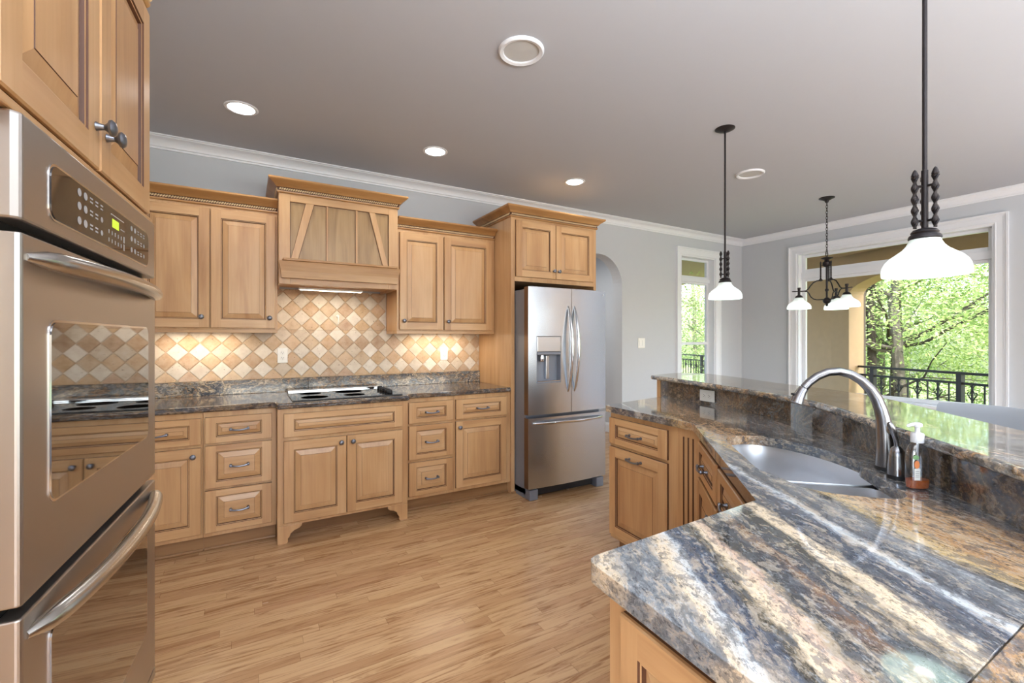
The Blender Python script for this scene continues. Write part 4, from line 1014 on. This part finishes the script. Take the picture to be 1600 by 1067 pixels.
bowl('large_bowl', [(1.625, .400), (1.80, .398), (2.00, .396), (2.09, .405), (2.14, .46), (2.152, .53), (2.13, .60), (2.06, .675), (1.94, .742), (1.84, .770), (1.74, .782), (1.665, .775), (1.628, .74), (1.622, .60)], .22)
bowl('small_bowl', [(1.598, .405), (1.602, .60), (1.598, .735), (1.57, .752), (1.47, .752), (1.42, .745), (1.38, .72), (1.368, .68), (1.370, .60), (1.385, .52), (1.425, .475), (1.47, .455), (1.53, .43)], .17)
dm = MB(); q = [tn(1.600, .418), tn(1.624, .418), tn(1.624, .745), tn(1.600, .745)]; dm.prism(q, .70, .872); dm.build('divider', sink_m, sk, bevel=.009, seg=4)

# faucet: base, arching neck and pull-out head; swings over the bowls along -nv
fx, fy = 1.757, .652
fd = Vector((-.718, .696))
fa = empty('kitchen_faucet', (fx, fy, .9142), 0, 'tall arching satin nickel pull-down faucet behind the sink', 'faucet')
MB().lathe([(.030, 0), (.030, .006), (.028, .010)], n=28).build('base_ring', black_rubber, fa, smooth=30)
def fp(a, z): return (fd.x*a, fd.y*a, z-.914)
pts = [fp(a, z) for a, z in ((0, .924), (0, .96), (.001, 1.00), (.003, 1.04), (.007, 1.075), (.014, 1.105), (.026, 1.140), (.044, 1.170), (.068, 1.196), (.098, 1.215), (.130, 1.2235), (.162, 1.220), (.192, 1.206), (.216, 1.186), (.231, 1.168))]
MB().tube(pts, [.0275, .0262, .0245, .0225, .020, .0182, .0165, .0155, .0145, .0138, .0132, .0130, .0128, .0128, .0130], 20).build('neck', satin, fa, smooth=True)
pts = [fp(a, z) for a, z in ((.232, 1.166), (.240, 1.153), (.248, 1.136), (.254, 1.118), (.2545, 1.116))]
hd = MB().tube(pts, [.0142, .0155, .018, .0205, .013], 20).build('spray_head', satin, fa, smooth=50)
MB().lathe([(0, -.003), (.007, -.003), (.009, 0), (.007, .003), (0, .003)], n=12).build('spray_button', black_rubber, hd, (*[fp(.262, 1.146)[i] for i in (0, 1)], fp(.262, 1.146)[2]), smooth=True)
lv = empty('faucet_lever', (1.671, .593, .9142), 0, 'satin nickel single-lever valve standing right of the faucet', 'faucet lever')
MB().lathe([(.0245, 0), (.0245, .010), (.0235, .011)], n=24).build('base_ring', black_rubber, lv, smooth=30)
MB().lathe([(.0235, .011), (.0225, .040), (.0205, .066), (.0205, .0675), (.0202, .070), (.0185, .080), (.013, .090), (.007, .096), (0, .098)], n=28).build('valve_body', satin, lv, smooth=40)
q = Vector((-.864, .503, 0))*.0
MB().tube([(0, 0, .090), (-.001, .0005, .105), (-.005, .003, .125), (-.011, .006, .145), (-.017, .010, .160), (-.021, .012, .166)], [.0062, .0060, .0072, .0088, .0085, .004], 12).build('lever', satin, lv, smooth=True)
# soap bottle
sb = empty('soap_bottle', (1.606, .524, .9145), rad(60.8-90+2), 'clear pump soap bottle with orange soap left in the bottom', 'soap bottle')
def ellring(rx, ry, z, n=28, pw=.72): return [(math.copysign(abs(cos(a))**pw, cos(a))*rx, math.copysign(abs(sin(a))**pw, sin(a))*ry, z) for a in [2*pi*i/n for i in range(n)]]
def loft(rings, cap=True):
    m = MB(); n = len(rings[0]); vs_ = [p for r in rings for p in r]; fs = [(j*n+i, j*n+(i+1) % n, (j+1)*n+(i+1) % n, (j+1)*n+i) for j in range(len(rings)-1) for i in range(n)]
    if cap: fs += [tuple(range(n)), tuple((len(rings)-1)*n+i for i in range(n))]
    return m.add(vs_, fs)
loft([ellring(.024, .014, 0), ellring(.028, .017, .003), ellring(.0292, .018, .03), ellring(.0290, .018, .085), ellring(.027, .0165, .105), ellring(.020, .0135, .119), ellring(.0135, .0125, .125), ellring(.0135, .0125, .130)], False).build('bottle', bottle_m, sb, smooth=50)
soap = plain('orange_soap', (226, 120, 60), .15, noise=.05, **{'Transmission Weight': .35})
loft([ellring(.022, .012, .002), ellring(.0265, .0155, .004), ellring(.0278, .0168, .015), ellring(.0278, .0168, .026)]).build('soap', soap, sb, smooth=50)
frost = plain('milky_plastic', (232, 234, 238), .35, **{'Transmission Weight': .25})
pm = MB().lathe([(.0148, .128), (.0152, .130), (.0148, .152), (.0135, .154), (.006, .156), (.0055, .170), (.011, .172), (.0115, .180), (.006, .183), (0, .183)], n=24).build('pump', frost, sb, smooth=40)
MB().tube([(0, 0, .177), (-.012, .0, .178), (-.026, .0, .175), (-.028, 0, .171)], [.0055, .005, .0042, .0035], 10).build('nozzle', frost, pm, smooth=True)
MB().tube([(0, 0, .128), (.001, 0, .09), (.005, 0, .03), (.007, 0, .008)], .0024, 8).build('dip_tube', frost, sb, smooth=True)
lab = MB(); lab.add([(x, -.0181-.0004*(1-(x/.02)**2), z) for z in (.028, .060) for x in (-.026, -.018, -.010)], [(0, 1, 4, 3), (1, 2, 5, 4)])
lab.build('paper_label', plain('white_label', (238, 238, 234), .5), sb)
pc = MB(); pc.add([(-.019+.0078*cos(a), -.0186, .071+.011*sin(a)) for a in [2*pi*i/18 for i in range(18)]], [tuple(range(18))]); pc.build('fruit_print', plain('peach_print', (236, 146, 92), .5, noise=.2), sb)
pc = MB(); pc.add([(-.022+.009*cos(a), -.0186, .089+.008*sin(a)*(1 if i < 8 else .5)) for i, a in enumerate([2*pi*i/16 for i in range(16)])], [tuple(range(16))]); pc.build('leaf_print', plain('green_leaf_print', (130, 172, 120), .5), sb)
tx = MB()
for i in range(4): tx.box(-.0235, -.0125, -.0189, -.0187, .052-.005*i, .0532-.005*i)
tx.build('label_lines', plain('grey_print', (150, 150, 150), .5), sb)

# bar stool behind the bar
st = empty('bar_stool', (2.39, .64, 0), rad(-120), 'grey upholstered bar stool with curved low back behind the raised bar', 'bar stool')
def stool():
    n = 20; m = MB(); vs_ = []
    for z, th in ((.80, .030), (.84, .036), (1.02, .034), (1.048, .026), (1.058, .010)):
        for i in range(n+1):
            a = -1.0+2.0*i/n; x = .27*a; y = .235-.07*a*a*1.0; yy = y
            vs_.append((x, yy+th/2, z-.012*a*a))
        for i in range(n, -1, -1):
            a = -1.0+2.0*i/n; vs_.append((.27*a, .235-.07*a*a-th/2, z-.012*a*a))
    N = 2*(n+1); fs = [(j*N+i, j*N+(i+1) % N, (j+1)*N+(i+1) % N, (j+1)*N+i) for j in range(4) for i in range(N)]+[tuple(range(N)), tuple(4*N+i for i in range(N))]
    m.add(vs_, fs); return m
stool().build('backrest', fabric, st, smooth=50)
loft([ellring(.20, .20, .64), ellring(.215, .215, .655), ellring(.215, .215, .70), ellring(.20, .20, .72), ellring(.12, .12, .727)]).build('seat', fabric, st, smooth=50)
for sx in (-1, 1):
    MB().box(sx*.15-.014, sx*.15+.014, .20, .225, .66, .86).build('back_support', bronze, st)
    for sy in (-1, 1): MB().tube([(sx*.15, sy*.15, .645), (sx*.20, sy*.20, 0)], [.016, .013], 10).build('leg', bronze, st)
MB().tube([(.185*cos(a), .185*sin(a), .22) for a in [rad(45)+2*pi*i/4 for i in range(5)]], .008, 8).build('footrest', bronze, st)

# =================================================================== LAMPS
def twisted(mb, x, y, z0, z1, r=.0075, turns=2.3, n=72):
    vs_ = []
    for i in range(n+1):
        t = i/n; a0 = 2*pi*turns*t
        for k in range(8):
            b_ = pi/4*k; ex, ey = r*1.12*cos(b_), r*.52*sin(b_); vs_.append((x+ex*cos(a0)-ey*sin(a0), y+ex*sin(a0)+ey*cos(a0), z0+(z1-z0)*t))
    fs = [(j*8+i, j*8+(i+1) % 8, (j+1)*8+(i+1) % 8, (j+1)*8+i) for j in range(n) for i in range(8)]+[tuple(range(7, -1, -1)), tuple(n*8+i for i in range(8))]
    mb.add(vs_, fs)
SHADE = [(.1035, 0), (.1045, .004), (.105, .014), (.1025, .028), (.096, .042), (.084, .056), (.068, .068), (.054, .079), (.045, .090), (.039, .102), (.036, .113)]
def shade(parent, z, k=1.0, loc=(0, 0)):
    pr = [(r*k, h*k) for r, h in SHADE]; pr = pr+[(r-.004*k, h) for r, h in reversed(pr)]; pr.append(pr[0])
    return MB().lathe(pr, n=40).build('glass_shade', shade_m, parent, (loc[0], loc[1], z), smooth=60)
def bulb(parent, z, power, loc=(0, 0)):
    MB().lathe([(0, -.03), (.016, -.026), (.027, -.006), (.026, .012), (.014, .034), (.012, .05), (0, .05)], n=16).build('bulb', bulb_e, parent, (loc[0], loc[1], z), smooth=True)
    l = light('lamp_glow', 'POINT', (loc[0], loc[1], z-.035), (0, 0, 0), power, (1, .95, .88), shadow_soft_size=.03); l.parent = parent
G_P = 'pendant lamps over the island'
def pendant(x, y, zb, label):
    p = empty('pendant_lamp', (x, y, zb), 0, label, 'lamp', G_P); top = H-zb
    shade(p, 0); bulb(p, .045, .22)
    MB().lathe([(.037, .108), (.040, .112), (.038, .120), (.032, .126), (.034, .130), (.028, .138), (.012, .143), (0, .143)], n=28).build('shade_fitter', bronze, p, smooth=40)
    MB().lathe([(.0085, .140), (.0085, .318), (.0062, .320), (.0062, top-.03), (.010, top-.03), (.010, top-.018)], n=14).build('rod', bronze, p, smooth=40)
    for i in range(3):
        a = rad(20+120*i); m = MB(); xx, yy = .0265*cos(a), .0265*sin(a)
        twisted(m, xx, yy, .142, .298, .0085); m.lathe([(.008, .298), (.0095, .302), (.008, .308), (.004, .318), (0, .322)], (xx, yy, 0), 10)
        for z in (.165, .270): m.tube([(0, 0, z), (xx, yy, z)], .004, 6)
        m.build('twisted_bar', bronze, p)
    MB().lathe([(.012, top-.022), (.030, top-.018), (.052, top-.010), (.062, top-.004), (.062, top-.0005), (0, top-.0005)], n=32).build('canopy', bronze, p, smooth=40)
    return p
pendant(2.772, 1.918, 1.597, 'pendant lamp with white glass shade farther along the bar')
pendant(1.777, .562, 1.522, 'nearest pendant lamp with white glass shade above the sink')

ch = empty('chandelier', (5.014, 2.347, 0), 0, 'dark bronze three-light chandelier hanging before the wide window', 'chandelier')
MB().lathe([(.012, H-.05), (.020, H-.03), (.050, H-.014), (.068, H-.006), (.068, H-.0005), (0, H-.0005)], n=32).build('canopy', bronze, ch, smooth=40)
m = MB(); z = H-.045; i = 0
while z > 2.20:
    a = pi/2*(i % 2); u = Vector((cos(a), sin(a), 0))
    m.tube([tuple(u*.008*cos(t)+Vector((0, 0, z-.017+.019*sin(t)))) for t in [2*pi*q/12 for q in range(13)]], .0026, 6); z -= .028; i += 1
m.build('chain', bronze, ch, smooth=True)
m = MB(); m.tube([tuple(Vector((.020*cos(t), 0, 2.175+.028*sin(t)))) for t in [2*pi*q/18 for q in range(19)]], .004, 8)
m.lathe([(.0, 2.150), (.012, 2.148), (.052, 2.138), (.050, 2.132), (.020, 2.120), (.022, 2.105), (.036, 2.095), (.036, 2.062), (.022, 2.050), (.010, 2.045), (.009, 1.83), (.016, 1.825), (.017, 1.812), (.009, 1.800), (.009, 1.745), (.018, 1.738), (.034, 1.722), (.036, 1.705), (.026, 1.688), (.010, 1.678), (.012, 1.668), (.006, 1.655), (0, 1.653)], n=24)
m.build('column', bronze, ch, smooth=50)
for k, adeg in enumerate((-66, 54, 174)):
    # angles measured from the camera's depth axis
    lat, dep = sin(rad(adeg)), cos(rad(adeg)); ux, uy = lat*.864+dep*.503, -lat*.503+dep*.864
    arm = MB()
    def P(r, z): return (ux*r, uy*r, z)
    twisted(arm, ux*.052, uy*.052, 1.925, 2.085, .008, 5); arm.lathe([(.008, 2.085), (.009, 2.09), (.005, 2.10), (0, 2.108)], (ux*.052, uy*.052, 0), 8)
    arm.tube([P(0, 2.065), P(.052, 2.065)], .004, 6); arm.lathe([(.0, 1.905), (.016, 1.91), (.018, 1.92), (.009, 1.93)], (ux*.052, uy*.052, 0), 10)
    arm.tube([P(.052, 1.915), P(.085, 1.912), (P(.115, 1.895)), P(.140, 1.862), P(.158, 1.832), P(.180, 1.815), P(.205, 1.812), P(.235, 1.812)], .0062, 8)
    arm.tube([P(.190, 1.812), P(.165, 1.806), P(.150, 1.785), P(.138, 1.755), P(.115, 1.732), P(.085, 1.722), P(.03, 1.722)], .0055, 8)
    arm.tube([P(.225, 1.812), P(.300, 1.812)], .0045, 6)
    a_ = arm.build('arm', bronze, ch, smooth=50)
    MB().lathe([(0, 1.850), (.014, 1.850), (.015, 1.835), (.012, 1.830), (.012, 1.775), (.026, 1.768), (.036, 1.752), (.038, 1.742), (0, 1.742)], (ux*.238, uy*.238, 0), 20).build('socket_cup', bronze, a_, smooth=40)
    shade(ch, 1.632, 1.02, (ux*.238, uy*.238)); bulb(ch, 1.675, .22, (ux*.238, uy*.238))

def can(x, y, label):
    c_ = empty('recessed_light', (x, y, H), 0, label, 'ceiling light', 'recessed ceiling lights')
    MB().lathe([(.072, -.001), (.074, -.005), (.088, -.005), (.0925, -.001), (.0925, 0), (.072, 0)], n=40).build('trim_ring', white_trim, c_, smooth=40)
    MB().lathe([(0, -.0018), (.0735, -.0018), (.0735, -.0004), (0, -.0004)], n=36).build('lens', can_e, c_)
    l = light('recessed_glow', 'SPOT', (0, 0, -.012), (0, 0, 0), 14, (1, .97, .93), spot_size=rad(150), spot_blend=.8, shadow_soft_size=.06); l.parent = c_
can(-.033, 3.237, 'recessed ceiling light at the left, above the left wall cabinets')
can(1.222, 3.249, 'recessed ceiling light in the middle of the row of three')
can(2.543, 3.248, 'recessed ceiling light in front of the refrigerator')
for x, y in ((-.2, .2), (.7, -1.2), (3.6, .2), (3.4, -1.8)): can(x, y, 'recessed ceiling light behind the photographer')
grille_m = plain('pale_speaker_cloth', (196, 198, 198), .7)
for x, y, r, lb in ((1.158, 1.90, .112, 'large round ceiling speaker near the top of the picture'), (3.709, 2.331, .112, 'round ceiling speaker between the two hanging pendant rods')):
    s_ = empty('ceiling_speaker', (x, y, H), 0, lb, 'speaker')
    MB().lathe([(r*.77, -.001), (r*.79, -.010), (r*.93, -.014), (r, -.007), (r, 0), (r*.77, 0)], n=48).build('rim', white_trim, s_, smooth=50)
    MB().lathe([(0, -.004), (r*.815, -.003), (r*.815, -.0005), (0, -.0005)], n=40).build('grille', grille_m, s_)
# light switch
sw = empty('light_switch', (4.155, YB-.0002, 1.275), 0, 'white double rocker switch on the wall right of the arch', 'light switch')
MB().box(-.058, .058, -.006, 0, -.060, .060).build('cover_plate', plate_m, sw, bevel=.003)
for s in (-1, 1): MB().box(s*.023-.0165, s*.023+.0165, -.010, -.006, -.033, .033).build('rocker', plate_m, sw, bevel=.002)
